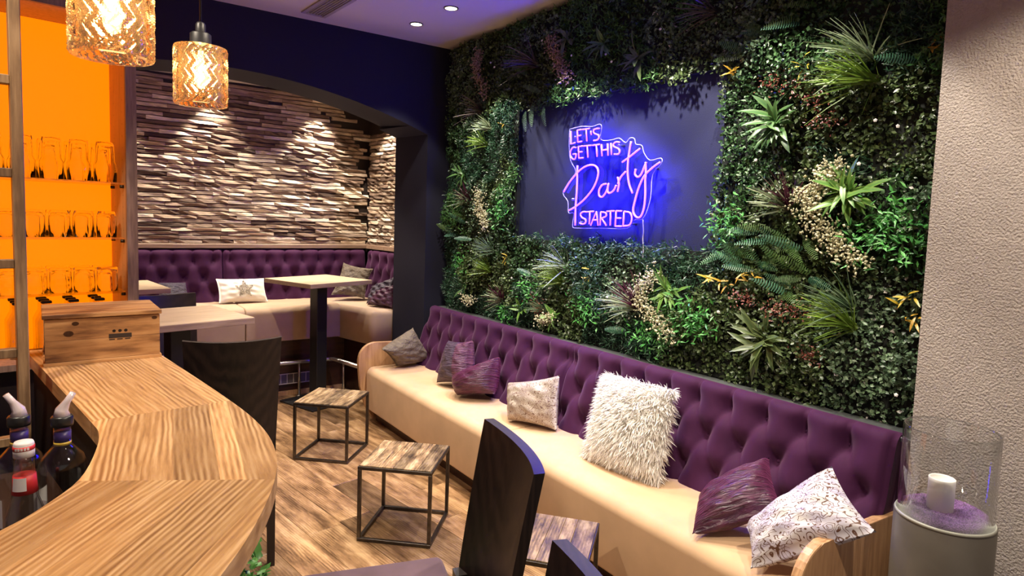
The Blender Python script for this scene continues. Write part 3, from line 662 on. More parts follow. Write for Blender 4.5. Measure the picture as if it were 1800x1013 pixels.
# ------------------------------------------------------------------ bar chairs
def bar_chair():
    t = thing('bar_chair', 'x', 'chair')
    sw, sd, sz = .35, .40, .70
    bm = bmesh.new(); bmesh.ops.create_cube(bm, size=1)
    for v in bm.verts: v.co = (v.co.x*(sw+.02), v.co.y*(sd-.03)+.015, sz-.025+v.co.z*.05)
    bmesh.ops.bevel(bm, geom=list(bm.edges), offset=.02, segments=4, profile=.5, affect='EDGES')
    link('seat', bm_mesh('seat', bm, True), M['seatpurple'], t)
    box('seat_frame', -sw/2, sw/2, -sd/2+.03, sd/2-.005, sz-.10, sz-.045, M['wenge'], t, .003, 1)
    # curved raked back panel
    nx, nz = 13, 8; v, f = [], []
    for k in (0, 1):
        for j in range(nz+1):
            tz = j/nz; z = .50+tz*.56
            for i in range(nx+1):
                tx = -1+2*i/nx; wv = .172+.020*tz
                y = -sd/2-.005-.085*max(0, tz-.1)**1.2-.032*(1-tx*tx)-k*.026
                zz_ = z-(.010*(1-tx*tx) if j == nz else 0)
                v.append((tx*wv, y, zz_))
    w = nx+1; m1 = (nz+1)*w
    for j in range(nz):
        for i in range(nx):
            a = j*w+i; f.append((a+1, a, a+w, a+w+1)); a += m1; f.append((a, a+1, a+w+1, a+w))
    for i in range(nx): f.append((i, i+1, m1+i+1, m1+i)); a = nz*w+i; f.append((a+1, a, m1+a, m1+a+1))
    for j in range(nz): a = j*w; f.append((a+w, a, m1+a, m1+a+w)); a = j*w+nx; f.append((a, a+w, m1+a+w, m1+a))
    me = mesh('backrest', v, f, True); me.set_sharp_from_angle(angle=R(40))
    link('backrest', me, M['wenge'], t)
    for sx in (-1, 1):
        x = sx*.155
        me = mesh('leg', [(x-.018, sd/2-.055, 0), (x+.018, sd/2-.055, 0), (x+.018, sd/2-.02, 0), (x-.018, sd/2-.02, 0), (x-.02, sd/2-.06, sz-.05), (x+.02, sd/2-.06, sz-.05), (x+.02, sd/2-.02, sz-.05), (x-.02, sd/2-.02, sz-.05)],
                  [(3, 2, 1, 0), (4, 5, 6, 7), (0, 1, 5, 4), (1, 2, 6, 5), (2, 3, 7, 6), (3, 0, 4, 7)]); link('leg', me, M['wenge'], t)
        y0 = -sd/2-.03
        me = mesh('leg', [(x-.016, y0-.02, 0), (x+.016, y0-.02, 0), (x+.016, y0+.015, 0), (x-.016, y0+.015, 0), (x-.02, y0-.005, sz-.04), (x+.02, y0-.005, sz-.04), (x+.02, y0+.032, sz-.04), (x-.02, y0+.032, sz-.04)],
                  [(3, 2, 1, 0), (4, 5, 6, 7), (0, 1, 5, 4), (1, 2, 6, 5), (2, 3, 7, 6), (3, 0, 4, 7)]); link('leg', me, M['wenge'], t)
        box('stretcher', x-.01, x+.01, -sd/2-.02, sd/2-.04, .30, .33, M['wenge'], t)
    box('foot_bar', -.155, .155, sd/2-.05, sd/2-.025, .22, .25, M['wenge'], t)
    return t
ch = bar_chair(); SD = .2
def place_chair(o, label, bx, by, rot):
    """bx,by: middle of the back's foot line"""
    o.location = (bx-math.sin(rot)*0.22, by+math.cos(rot)*0.22, 0); o.rotation_euler = (0, 0, rot); tag(o, label, 'chair', 'dark high bar chairs')
place_chair(ch, 'dark wooden bar chair seen from behind at the high table beside the counter', .575, 2.90, R(-11))
place_chair(copy_tree(ch), 'dark bar chair with a mauve seat in the foreground by the counter', .80, 1.235, R(73.4))
place_chair(copy_tree(ch), 'bar chair whose back tip pokes up at the bottom edge', .535, .64, R(68))
place_chair(copy_tree(ch), 'dark bar chair whose back shows behind the table by the crate', .49, 4.42, R(190))
# ------------------------------------------------------------------ bar counter
def clip(poly, nx, ny, c):
    out_ = []
    for i in range(len(poly)):
        a, b = poly[i], poly[(i+1) % len(poly)]; da, db_ = a[0]*nx+a[1]*ny-c, b[0]*nx+b[1]*ny-c
        if da >= 0: out_.append(a)
        if da*db_ < 0: t = da/(da-db_); out_.append((a[0]+(b[0]-a[0])*t, a[1]+(b[1]-a[1])*t))
    return out_
outer = [tuple(p)[:2] for p in smooth_path([(x, y, 0) for x, y in [(.236, 2.95), (.282, 2.62), (.333, 2.25), (.372, 1.95), (.392, 1.75), (.394, 1.58), (.375, 1.43), (.342, 1.315), (.301, 1.214), (.245, 1.10), (.185, 1.0), (.07, .83), (-.06, .66), (-.22, .47)]], 4)]
inner = [tuple(p)[:2] for p in smooth_path([(x, y, 0) for x, y in [(-.142, 2.95), (-.097, 2.687), (-.03, 2.29), (.037, 1.897), (.050, 1.79), (.040, 1.66), (.008, 1.50), (-.05, 1.39), (-.104, 1.322), (-.25, 1.17), (-.45, .97), (-.62, .80)]], 4)]
CB = (.15, 1.9, 0)
counter = thing('bar_counter', 'curved light ash bar counter along the left side', 'bar counter', CB)
ring = outer+inner[::-1]
def half(poly, p, q, keep):                              # keep the side of line p-q that holds point keep
    nx, ny = -(q[1]-p[1]), q[0]-p[0]; c = nx*p[0]+ny*p[1]
    s = 1 if nx*keep[0]+ny*keep[1]-c > 0 else -1
    return clip(poly, nx*s, ny*s, c*s)
J1, J2 = ((.037, 1.90), (.39, 1.932)), ((.010, 1.49), (.335, 1.308))
slabs = [('counter_a', half(ring, *J1, (.1, 2.5)), R(99.5), [.08, .07, .095, .06, .085, .1]), ('counter_b', half(half(ring, *J1, (.2, 1.6)), *J2, (.2, 1.7)), R(83), [.075, .05, .085, .06, .09, .1]),
         ('counter_c', half(ring, *J2, (0, 1.0)), R(53), [.065, .085, .05, .075, .06, .09, .07])]
for mk, poly, ang, ws in slabs:
    nx, ny = -math.sin(ang), math.cos(ang); ds = [p[0]*nx+p[1]*ny for p in poly]; d = min(ds)-.001; k = 0
    while d < max(ds):
        w = ws[k % len(ws)]; k += 1
        p2 = clip(clip(poly, nx, ny, d), -nx, -ny, -(d+w)); d += w
        if len(p2) > 2: link('board', prism_me([(a-CB[0], b-CB[1]) for a, b in p2], 1.006, 1.05, 'z', name='board'), M[mk], counter)
def inset(poly, d):
    c = np.array(poly); out_ = []
    for i in range(len(c)):
        t = c[(i+1) % len(c)]-c[i-1]; t /= np.linalg.norm(t)+1e-9; out_.append(tuple(c[i]+np.array((t[1], -t[0]))*d))
    return out_
mid = [((outer[int(i*(len(outer)-1)/24)][0]+inner[int(i*(len(inner)-1)/24)][0])/2, (outer[int(i*(len(outer)-1)/24)][1]+inner[int(i*(len(inner)-1)/24)][1])/2) for i in range(25)]
inn = [inner[int(i*(len(inner)-1)/24)] for i in range(25)]
bodyp = [(a*.55+b*.45-CB[0], c*.55+d*.45-CB[1]) for (a, c), (b, d) in zip(mid, inn)]+[(x*.88+m*.12-CB[0], y*.88+n_*.12-CB[1]) for (x, y), (m, n_) in reversed(list(zip(inn, mid)))]
link('body', prism_me(bodyp, 0, 1.006, 'z', name='body'), M['dark'], counter)

# crate on the counter
cr = thing('wooden_crate', 'pine wooden crate with burnt marks standing on the counter', 'crate', (.092, 2.775, 1.05), R(2))
hw, hd, hz = .172, .145, .172
box('front_board', -hw, hw, -hd, -hd+.012, .012, .085, M['crate'], cr, .001, 1); box('front_board', -hw, hw, -hd, -hd+.012, .0855, .160, M['crate'], cr, .001, 1)
box('back_board', -hw, hw, hd-.012, hd, .012, .160, M['crate'], cr)
for sx in (-1, 1): box('side_board', sx*hw-.006-sx*.008, sx*hw+.006-sx*.008, -hd+.0125, hd-.0125, .012, .160, M['crate'], cr)
box('bottom_board', -hw-.005, hw+.005, -hd-.005, hd+.005, 0, .0115, M['crate'], cr, .001, 1)
box('lid', -hw-.006, hw+.006, -hd-.008, hd+.006, .1625, .177, M['crate'], cr, .0015, 1)
pr = []
box('printed_mark', .012, .082, -hd-.0008, -hd, .082, .098, M['gold_brown_print'], cr)
for k in range(3): box('printed_mark', .013+k*.024, .030+k*.024, -hd-.0008, -hd, .076, .0795, M['gold_brown_print'], cr)
for k in range(3): link('printed_mark', lathe_me([(0, 0), (.0055, 0)], 12, 'printed_mark', False), M['gold_brown_print'], cr, (.028+k*.018, -hd-.0006, .108), (R(90), 0, 0))
for a, b, rr in ((-.105, .108, .010), (-.085, .142, .007), (.155, .148, .006)):
    link('knot', lathe_me([(0, 0), (rr, 0)], 14, 'knot', False), flat('knot_wood', (.12, .045, .014), .6), cr, (a, -hd-.0005, b), (R(90), 0, 0)).scale = (1.5, 1, 1)
box('handle_slot', -hw-.0025, -hw-.0005, -.08, -.06, .03, .06, M['gold_brown_print'], cr)

# ------------------------------------------------------------------ bottles behind the bar
RAIL = .83
rail = thing('bottle_shelf', 'low dark bottle shelf behind the counter', 'shelf', (-.2, 1.75, 0))
link('shelf_board', prism_me([(-.5, -.22), (.02, -.37), (.165, -.26), (.20, -.1), (.20, .15), (.13, .5), (-.5, .5)], RAIL-.03, RAIL, 'z', name='shelf_board'), M['dark'], rail)
box('back_panel', -.5, .12, .48, .5, 0, RAIL-.03, M['dark'], rail)
def bottle(label, x, y, prof, parts, rot=0, zb=RAIL, s=1):
    t = thing('bottle', label, 'bottle', (x, y, zb), rot)
    inner_ = [(max(r-.0025, .0005), z) for r, z in prof]
    link('glass_body', lathe_me(prof+[(prof[-1][0]-.002, prof[-1][1]), ]+[(r, max(z, .006)) for r, z in reversed(inner_)], 28, 'glass_body'), M['bottle'], t)
    for n_, pf, m in parts: link(n_, lathe_me(pf, 28, n_), M[m], t)
    return t
liq = [(.040, 0), (.047, .006), (.049, .02), (.049, .160), (.0475, .174), (.040, .192), (.026, .208), (.0175, .219), (.0165, .262)]
lp = [('neck_label', [(.0172, .226), (.0172, .250)], 'violet_label'), ('neck_band', [(.0174, .219), (.0174, .226)], 'yellow_label'),
      ('collar', [(.010, .262), (.0215, .262), (.0225, .268), (.0225, .282), (.020, .286), (.008, .286)], 'blackrubber')]
for lab, x, y, lean in (('clear square-shouldered liqueur bottle with pourer beside the counter edge', -.021, 1.753, 1), ('liqueur bottle with pourer behind the red-labelled bottle', -.102, 1.80, -1)):
    t = bottle(lab, x, y, liq, lp)
    tube('pourer', [(0, 0, .284), (0, 0, .300), (.010*lean, -.002, .318), (.022*lean, -.004, .338)], [.018, .013, .0075, .0065], M['pourer'], t, 12)
    link('paper_label', mesh('paper_label', [(.0496*math.cos(R(a)), .0496*math.sin(R(a)), z) for z in (.05, .115) for a in range(-60, -9, 10)], [(i, i+1, i+7, i+6) for i in range(5)], True), M['white'], t)
    link('paper_label', mesh('paper_label', [(.0496*math.cos(R(a)), .0496*math.sin(R(a)), z) for z in (.04, .105) for a in range(-190, -129, 12)], [(i, i+1, i+7, i+6) for i in range(5)], True), M['white'], t)
syr = [(.030, 0), (.036, .005), (.038, .03), (.038, .10), (.034, .13), (.0235, .165), (.0195, .20), (.018, .235), (.0145, .255)]
sp_ = [('cap', [(.0185, .253), (.0185, .266), (.0178, .268), (.0178, .280), (.016, .284), (0, .284)], 'white'), ('cap_band', [(.0188, .2675), (.0188, .276)], 'red')]
for lab, x, y in (('clear syrup bottle with white cap and red label before the pourer bottles', -.084, 1.60), ('syrup bottle with white cap cut by the left edge of the frame', -.155, 1.46)):
    t = bottle(lab, x, y, syr, sp_)
    link('neck_label', lathe_me([(.0226, .177), (.0206, .200), (.0196, .215)], 28, 'neck_label'), M['red'], t)
    pts = [(lambda z, a: ((.0240-(z-.172)*.075)*math.cos(R(a)), (.0240-(z-.172)*.075)*math.sin(R(a)), z))(z, a) for z in (.186, .200, .213) for a in range(-150, -79, 14)]
    link('label_patch', mesh('label_patch', pts, [(r*6+i, r*6+i+1, r*6+i+7, r*6+i+6) for r in range(2) for i in range(5)], True), M['white'], t)
    for k in range(5):
        a = R(-130+k*16); box('cap_letter', -.0018, .0018, -.0004, .0004, -.0025, .0025, M['white'], t, loc=(.0192*math.cos(a), .0192*math.sin(a), .2718), rot=(0, 0, a+R(90)))

# ------------------------------------------------------------------ back-lit shelf cabinet
KX, CO = 1.13, (.2, 3.1, 0)
rotc = math.atan2(.153, .988)
cab = thing('shelf_cabinet', 'tall oak bar cabinet with orange back-lit panel and glass shelves', 'cabinet', CO, rotc)
DEP = .285
box('post', 0, .040, 0, .02, 0, 2.42, M['cabwood'], cab); box('side_panel', .002, .038, .0205, DEP+.02, 0, 2.42, M['cabglow'], cab)
box('top_board', -1.35, -.001, 0, .02, 2.363, 2.42, M['cabwood'], cab); box('top_underside', -1.35, -.001, .0205, DEP, 2.366, 2.40, M['cabglow'], cab)
box('glow_panel', -1.35, .001, DEP, DEP+.015, .98, 2.365, M['orange'], cab)
box('base_cabinet', -1.35, .001, .02, DEP, .0, .96, M['dark'], cab); box('base_top', -1.35, .001, -.02, DEP-.001, .9605, .985, M['cabwood'], cab)
SZ = [1.702, 1.471, 1.244]
for z in SZ:
    tag(box('glass_shelf', -1.33, -.002, .03, DEP-.02, z-.008, z, M['shelfglass'], cab), 'clear glass shelf')
    for y in (.06, DEP-.06): link('shelf_peg', lathe_me([(0, 0), (.007, 0), (.007, .014), (0, .015)], 12, 'shelf_peg'), M['steel'], cab, (.002, y, z-.016), (0, R(-90), 0))
for k in range(40): link('peg_hole', lathe_me([(0, 0), (.0022, 0)], 6, 'peg_hole', False), M['dark'], cab, (.0015, .07 if k % 2 else DEP-.07, 1.30+.05*(k//2)), (0, R(-90), 0))
ct, st_ = math.cos(rotc), math.sin(rotc)
def cpt(lx, ly, z): return (CO[0]+lx*ct-ly*st_, CO[1]+lx*st_+ly*ct, z)
def glass_me(prof, n, flute=0, nm='glass_body'):
    me = lathe_me(prof, n, nm, True, True)
    if flute:
        for v in me.vertices:
            a = math.atan2(v.co.y, v.co.x); r = math.hypot(v.co.x, v.co.y)
            if r > .02: k = 1+flute*math.cos(a*10); v.co.x *= k; v.co.y *= k
    me.materials.append(M['glass']); return me
tall = glass_me([(.040, 0), (.041, .05), (.040, .07), (.034, .085), (.032, .155), (.030, .165), (0, .165), (0, .150), (.027, .150), (.030, .085), (.037, .068), (.038, .0)], 40, .025)
mid_g = glass_me([(.036, 0), (.0375, .05), (.036, .085), (.031, .105), (.029, .108), (0, .108), (0, .096), (.026, .096), (.033, .080), (.034, .0)], 30, .03)
low = glass_me([(.0375, 0), (.0385, .03), (.0385, .085), (.037, .098), (.033, .100), (0, .100), (0, .088), (.033, .086), (.0355, .03), (.0350, 0)], 30, .02)
ORD = ['rightmost', 'second', 'third', 'fourth', 'fifth', 'sixth']
def nth(k): return ORD[0]+' by the post' if k == 0 else ORD[k]+' from the post'
def put(name, me, label, lx, ly, z, group):
    o = link(name, me, None, None, cpt(lx, ly, z), (0, 0, random.random())); return tag(o, label, 'glass', group)
for k in range(4):
    for d in (.09, .2): put('tall_glass', tall, ('front' if d < .1 else 'rear')+'-row tall fluted glass on the top shelf, '+nth(k), -.058-k*.092, d, SZ[0]+.0005, 'tall glasses on the top shelf')
for k in range(6):
    for d in (.09, .19): put('tumbler', mid_g, ('front' if d < .1 else 'rear')+'-row clear tumbler on the middle shelf, '+nth(k), -.056-k*.0825, d, SZ[1]+.0005, 'tumblers on the middle shelf')
    for d in (.09, .19): put('cut_tumbler', low, ('front' if d < .1 else 'rear')+'-row cut tumbler on the lowest shelf, '+nth(k), -.056-k*.0825, d, SZ[2]+.0005, 'cut tumblers on the lowest shelf')
for k in range(2):
    put('tall_glass', tall, ['tall textured glass on the top shelf just left of the ladder rail', 'tall textured glass on the top shelf at the left frame edge'][k], -.43-k*.09, .09, SZ[0]+.0005, 'tall glasses left of the ladder')
capb = lathe_me([(.03, 0), (.03, .14), (.012, .18), (.012, .215), (0, .215)], 16, 'glass_body'); capb.materials.append(M['shelfglass'])
cap_me = box_me(-.018, .018, -.012, .012, .215, .226, .002, 1, 'stopper'); cap_me.materials.append(M['dark'])
for k in range(4):
    for d in range(3):
        lx, ly = -.085-k*.092+d*.0, .10+d*.068
        p = cpt(lx, ly, .985); o = thing('stoppered_bottle', ['front', 'middle', 'rear'][d]+' dark-stoppered bottle under the lowest shelf, file '+nth(k), 'bottle', p, rotc, 'stoppered bottles behind the crate')
        link('glass_body', capb, None, o); link('stopper', cap_me, None, o)
# ladder
ld_ = thing('ladder', 'brown wooden ladder leaning before the orange shelves', 'ladder', (-.115, 2.345, 0), rotc)
box('rail', -.018, .010, -.012, .03, 0, 2.75, M['ladder'], ld_, .002, 1); box('rail', -.468, -.44, -.012, .03, 0, 2.75, M['ladder'], ld_, .002, 1)
for k in range(10): box('rung', -.44, -.018, -.008, .026, .10+k*.2645-.012, .10+k*.2645+.014, M['ladder'], ld_, .002, 1)
# things stowed behind the ladder
tag(box('bottle_crate', -.16, .16, -.12, .12, 0, .16, M['blackrubber'], None, .004, 1, (-.37, 2.62, .60), (0, 0, rotc)), 'black plastic crate stowed behind the ladder', 'crate')
pg = thing('stowed_shelf', 'dark low shelf behind the ladder', 'shelf', (-.33, 2.62, 0), rotc)
box('shelf_board', -.45, .17, -.2, .2, .57, .598, M['dark'], pg); box('side', .15, .17, -.2, .2, 0, .569, M['dark'], pg)
tag(box('green_box', -.11, .11, -.03, .03, 0, .10, flat('green_card', (.03, .07, .03), .4), None, .003, 1, (-.30, 2.42, .76), (R(-35), 0, R(25))), 'green carton lying behind the ladder', 'box')

# ------------------------------------------------------------------ pendant lamps
def shade_glass():
    m, nt, b = new_mat('amber_cut_glass'); nt.nodes.remove(b)
    g = N(nt, 'ShaderNodeBsdfGlass'); g.inputs['Color'].default_value = (1, .90, .74, 1); g.inputs['IOR'].default_value = 1.42; g.inputs['Roughness'].default_value = .02
    t = N(nt, 'ShaderNodeBsdfTransparent'); t.inputs[0].default_value = (1, .9, .72, 1)
    tl = N(nt, 'ShaderNodeBsdfTranslucent'); tl.inputs[0].default_value = (.95, .66, .34, 1)
    m1 = N(nt, 'ShaderNodeMixShader'); m1.inputs[0].default_value = .05; L(nt, g, 0, m1, 1); L(nt, tl, 0, m1, 2)
    m2 = N(nt, 'ShaderNodeMixShader'); m2.inputs[0].default_value = .06; L(nt, m1, 0, m2, 1); L(nt, t, 0, m2, 2)
    L(nt, m2, 0, nt.nodes['Material Output'], 0); return m
M['shade'] = shade_glass()
def pendant(label, x, y, zb, d=.14, h=.155):
    t = thing('pendant_lamp', label, 'lamp', (x, y, zb), 0, 'cut-glass pendant lamps')
    na, nz = 120, 60; v, f = [], []; r0 = d/2
    for j in range(nz+1):
        tz = j/nz; z = tz*h
        for i in range(na):
            a = 2*math.pi*i/na; zig = abs(((tz*3.6) % 1)*2-1)
            ph = (a/(2*math.pi)*20+zig*.85) % 1; rid = abs(ph*2-1)
            edge = min(1, tz/.05, (1-tz)/.06)
            r = r0*(.93+.07*min(1, .25+edge))-.0115*rid*edge
            v.append((r*math.cos(a), r*math.sin(a), z))
    k0 = len(v)
    for j in range(2):
        for i in range(na): a = 2*math.pi*i/na; v.append(((r0-.017)*math.cos(a), (r0-.017)*math.sin(a), 0 if j == 0 else h-.004))
    for j in range(nz):
        for i in range(na): f.append((j*na+i, j*na+(i+1) % na, (j+1)*na+(i+1) % na, (j+1)*na+i))
    for i in range(na):
        i2 = (i+1) % na; f.append((k0+i, k0+na+i, k0+na+i2, k0+i2)); f.append((i2, i, k0+i, k0+i2))
        f.append((nz*na+i, nz*na+i2, k0+na+i2, k0+na+i))
    link('shade', mesh('shade', v, f, False), M['shade'], t)
    link('cap', lathe_me([(0, h-.003), (r0*.55, h-.003), (r0*.55, h+.003), (.027, h+.004), (.027, h+.036), (.022, h+.04), (.013, h+.041), (.013, h+.062), (.009, h+.068), (.004, h+.07), (0, h+.07)], 28, 'cap'), M['black'], t)
    tube('cord', [(0, 0, h+.06), (0, 0, CEIL-zb)], .003, M['black'], t, 6)
    link('ceiling_rose', lathe_me([(.045, CEIL-zb-.001), (.045, CEIL-zb-.02), (.005, CEIL-zb-.024)], 20, 'ceiling_rose'), M['black'], t)
    bp = [(.010, h-.004), (.012, h-.03), (.018, h-.05), (.024, h-.072), (.022, h-.09), (.013, h-.103), (0, h-.107)]
    link('bulb', lathe_me(bp, 20, 'bulb'), M['bulb'], t)
    return t
pendant('amber cut-glass pendant lamp nearest, cropped by the top edge', .071, 1.396, 1.872)
pendant('smaller-looking amber cut-glass pendant lamp before the arch', .305, 1.954, 1.888)

# ------------------------------------------------------------------ candle stand
cs = thing('candle_pedestal', 'round grey concrete pedestal before the plaster pillar', 'pedestal', (2.109, .729, 0))
RC = .128
link('drum', lathe_me([(RC-.006, 0), (RC, .008), (RC, .760), (RC-.004, .770), (RC-.004, .772), (RC-.0055, .768), (RC-.0055, .753), (0, .753)], 64, 'drum'), M['concrete'], cs)
link('top_rim', lathe_me([(RC+.0005, .765), (RC-.003, .7725), (RC-.0045, .773), (RC-.0055, .770)], 64, 'top_rim'), flat('pale_rim', (.36, .37, .32), .4), cs)
hg = thing('hurricane_glass', 'wide clear glass cylinder holding a candle on the pedestal', 'vase', (2.109, .729, .7545))
rg = RC-.0075; gh = .275
link('glass_wall', lathe_me([(rg, 0), (rg, gh), (rg-.0025, gh+.003), (rg-.005, gh), (rg-.005, .006), (0, .006), (0, 0)], 72, 'glass_wall'), M['thin'], hg)
link('lip', lathe_me([(rg, gh-.001), (rg-.0008, gh+.003), (rg-.0042, gh+.003), (rg-.005, gh-.001)], 72, 'lip', True, True), M['thin'], hg)
gv = [(0, 0, .034)]
gm = lathe_me([(rg-.0062, 0), (rg-.0062, .022), (rg-.02, .030), (rg-.06, .030), (.05, .031), (0, .031)], 72, 'purple_gravel')
tag(link('purple_gravel', gm, M['granulate'], None, (2.109, .729, .7615)), 'purple decorative granulate in the glass cylinder', 'granulate', kind='stuff')
gvv, gff, gcc = [], [], []
for k in range(2600):
    r_ = math.sqrt(random.random())*(rg-.012); a = random.random()*6.283; p = Vector((r_*math.cos(a), r_*math.sin(a), .030-.006*(r_ > rg-.025)+random.random()*.003)); s_ = .0012+random.random()*.0018; i0 = len(gvv)
    for q in ((1, 0, -.3), (-.5, .87, -.3), (-.5, -.87, -.3), (0, 0, 1.1)): gvv.append(p+Vector(q)*s_)
    gff += [(i0, i0+1, i0+3), (i0+1, i0+2, i0+3), (i0+2, i0, i0+3)]; g = .5+random.random()
    gcc += [(.34*g, .18*g, .46*g)]*4
gg = mesh('grain', gvv, gff); set_col(gg, np.clip(gcc, 0, 1)); o = link('grain', gg, M['petal'], bpy.data.objects['purple_gravel']); tag(o, kind='stuff')
cn = thing('candle', 'white pillar candle standing in purple granulate', 'candle', (2.092, .736, .788))
link('wax_body', lathe_me([(0, 0), (.034, 0), (.034, .088), (.0345, .096), (.032, .098), (.029, .094), (.027, .080), (0, .078)], 40, 'wax_body'), M['wax'], cn)
tube('wick', [(0, 0, .077), (.001, 0, .088)], .001, M['black'], cn, 6)

# ------------------------------------------------------------------ neon sign
SIGN = [
('L',[[(3.017,2.156),(3.012,2.076),(2.971,2.081)]]),
('E',[[(2.954,2.155),(2.946,2.082)],[(2.917,2.155),(2.954,2.155)],[(2.951,2.12),(2.92,2.121)],[(2.946,2.082),(2.909,2.084)]]),
('T',[[(2.907,2.154),(2.845,2.154)],[(2.874,2.153),(2.864,2.081)]]),
('q',[[(2.832,2.139),(2.827,2.115)]]),
('S',[[(2.76,2.146),(2.788,2.147),(2.809,2.139),(2.801,2.122),(2.769,2.11),(2.76,2.094),(2.775,2.081),(2.805,2.08)]]),
('G',[[(2.96,2.051),(2.988,2.054),(3.009,2.035),(3.01,2.007),(2.99,1.985),(2.965,1.984),(2.958,2.011),(2.985,2.013)]]),
('E',[[(2.938,2.055),(2.931,1.986)],[(2.938,2.055),(2.901,2.056)],[(2.935,2.022),(2.902,2.022)],[(2.931,1.986),(2.891,1.985)]]),
('T',[[(2.895,2.055),(2.823,2.054)],[(2.859,2.054),(2.849,1.985)]]),
('T',[[(2.812,2.053),(2.754,2.054)],[(2.78,2.053),(2.769,1.984)]]),
('H',[[(2.737,2.053),(2.727,1.985)],[(2.686,2.053),(2.677,1.985)],[(2.732,2.018),(2.681,2.02)]]),
('I',[[(2.659,2.054),(2.649,1.988)]]),
('S',[[(2.589,2.053),(2.616,2.057),(2.637,2.047),(2.63,2.032),(2.597,2.018),(2.586,2.002),(2.595,1.988),(2.628,1.99)]]),
('P',[[(2.941,1.942),(2.937,1.808),(2.942,1.685),(2.939,1.579)],[(3.061,1.785),(3.001,1.85),(2.917,1.912),(2.846,1.937),(2.787,1.934),(2.756,1.905),(2.759,1.858),(2.795,1.797),(2.869,1.734),(2.952,1.689),(3.005,1.67)]]),
('a',[[(2.683,1.825),(2.716,1.818),(2.74,1.788),(2.735,1.756),(2.706,1.752),(2.675,1.786),(2.664,1.825),(2.669,1.786),(2.654,1.771),(2.62,1.785),(2.6,1.815)]]),
('r',[[(2.592,1.86),(2.579,1.822),(2.587,1.777)],[(2.588,1.822),(2.566,1.859),(2.531,1.888)]]),
('t',[[(2.501,2.051),(2.515,1.961),(2.516,1.887),(2.501,1.82),(2.472,1.768)],[(2.561,1.941),(2.506,1.967),(2.433,2.006)]]),
('y',[[(2.456,1.899),(2.459,1.87),(2.438,1.855),(2.414,1.868),(2.392,1.91),(2.382,1.931)],[(2.285,1.926),(2.334,1.9),(2.389,1.86),(2.424,1.803),(2.449,1.731),(2.461,1.672),(2.438,1.64),(2.404,1.64),(2.382,1.687),(2.377,1.759),(2.382,1.831),(2.38,1.867),(2.386,1.931)]]),
('S',[[(2.84,1.662),(2.87,1.663),(2.894,1.649),(2.88,1.629),(2.849,1.617),(2.846,1.597),(2.872,1.589),(2.899,1.595)]]),
('T',[[(2.838,1.663),(2.779,1.666)],[(2.81,1.664),(2.812,1.59)]]),
('A',[[(2.799,1.583),(2.755,1.664),(2.735,1.584)],[(2.784,1.615),(2.741,1.617)]]),
('R',[[(2.717,1.663),(2.718,1.585)],[(2.717,1.663),(2.678,1.659),(2.671,1.64),(2.715,1.624)],[(2.704,1.624),(2.667,1.586)]]),
('T',[[(2.667,1.667),(2.607,1.67)],[(2.636,1.667),(2.634,1.587)]]),
('E',[[(2.591,1.67),(2.594,1.584)],[(2.591,1.67),(2.548,1.67)],[(2.593,1.63),(2.551,1.63)],[(2.594,1.584),(2.543,1.585)]]),
('D',[[(2.529,1.668),(2.532,1.586)],[(2.529,1.668),(2.485,1.661),(2.468,1.632),(2.481,1.595),(2.532,1.586)]]),
]
ACR = [(3.045, 2.171), (2.938, 2.177), (2.841, 2.167), (2.778, 2.174), (2.757, 2.155), (2.761, 2.085), (2.676, 2.074), (2.611, 2.08), (2.557, 2.05), (2.527, 2.073), (2.491, 2.066), (2.479, 2.036), (2.434, 2.025), (2.416, 1.985), (2.37, 1.942), (2.295, 1.949), (2.289, 1.92), (2.346, 1.866), (2.352, 1.745), (2.38, 1.659), (2.412, 1.626), (2.467, 1.621), (2.515, 1.575), (2.722, 1.569), (2.943, 1.563), (2.982, 1.578), (2.974, 1.653), (3.026, 1.656), (3.036, 1.727), (3.086, 1.778), (3.025, 1.852), (2.971, 1.908), (3.026, 1.98), (3.045, 2.076)]
CABLE = [(2.423, 1.626), (2.415, 1.564), (2.416, 1.52), (2.408, 1.461)]
SB = (2.53, 2.7, 1.56)
sign = thing('neon_sign', 'violet neon sign reading LETS GET THIS Party STARTED on clear acrylic', 'neon sign', SB)
for k, strokes in SIGN:
    v, f = [], []
    for s in strokes:
        p = [(2.53, a, b) for a, b in s]
        if len(p) > 3 or k in 'Part': p = smooth_path(p, 5)
        tube_geo(p, .0050 if k in 'Party' and k not in 'RTS' else .0043, 8, v, f)
    tag(link('letter_tube', mesh('letter_tube', off(v, SB), f, True), M['neon'], sign), 'glowing violet tube')
    v, f = [], []
    for s in strokes:                                   # dark holder channel behind every tube
        p = [(2.5385, a, b) for a, b in s]
        if len(p) > 3 or k in 'Part': p = smooth_path(p, 4)
        tube_geo(p, .0042, 6, v, f)
    link('tube_holder', mesh('tube_holder', off(v, SB), f, True), flat('violet_silicone', (.10, .06, .45), .4) if 'violet_silicone' not in bpy.data.materials else bpy.data.materials['violet_silicone'], sign)
ac = [(p.x, p.y) for p in smooth_path([(a, b, 0) for a, b in ACR+[ACR[0]]], 3)][:-1]
link('acrylic_panel', prism_me([(a-SB[1], b-SB[2]) for a, b in ac], 2.543-SB[0], 2.549-SB[0], 'x', name='acrylic_panel'), M['acrylic'], sign)
v, f = tube_geo([(2.546, a, b) for a, b in ac+[ac[0]]], .0022, 6); link('acrylic_edge', mesh('acrylic_edge', off(v, SB), f, True), flat('edge_glint', (.7, .7, .85), .3), sign)  # light caught along the clear edge, painted as a pale rim tube
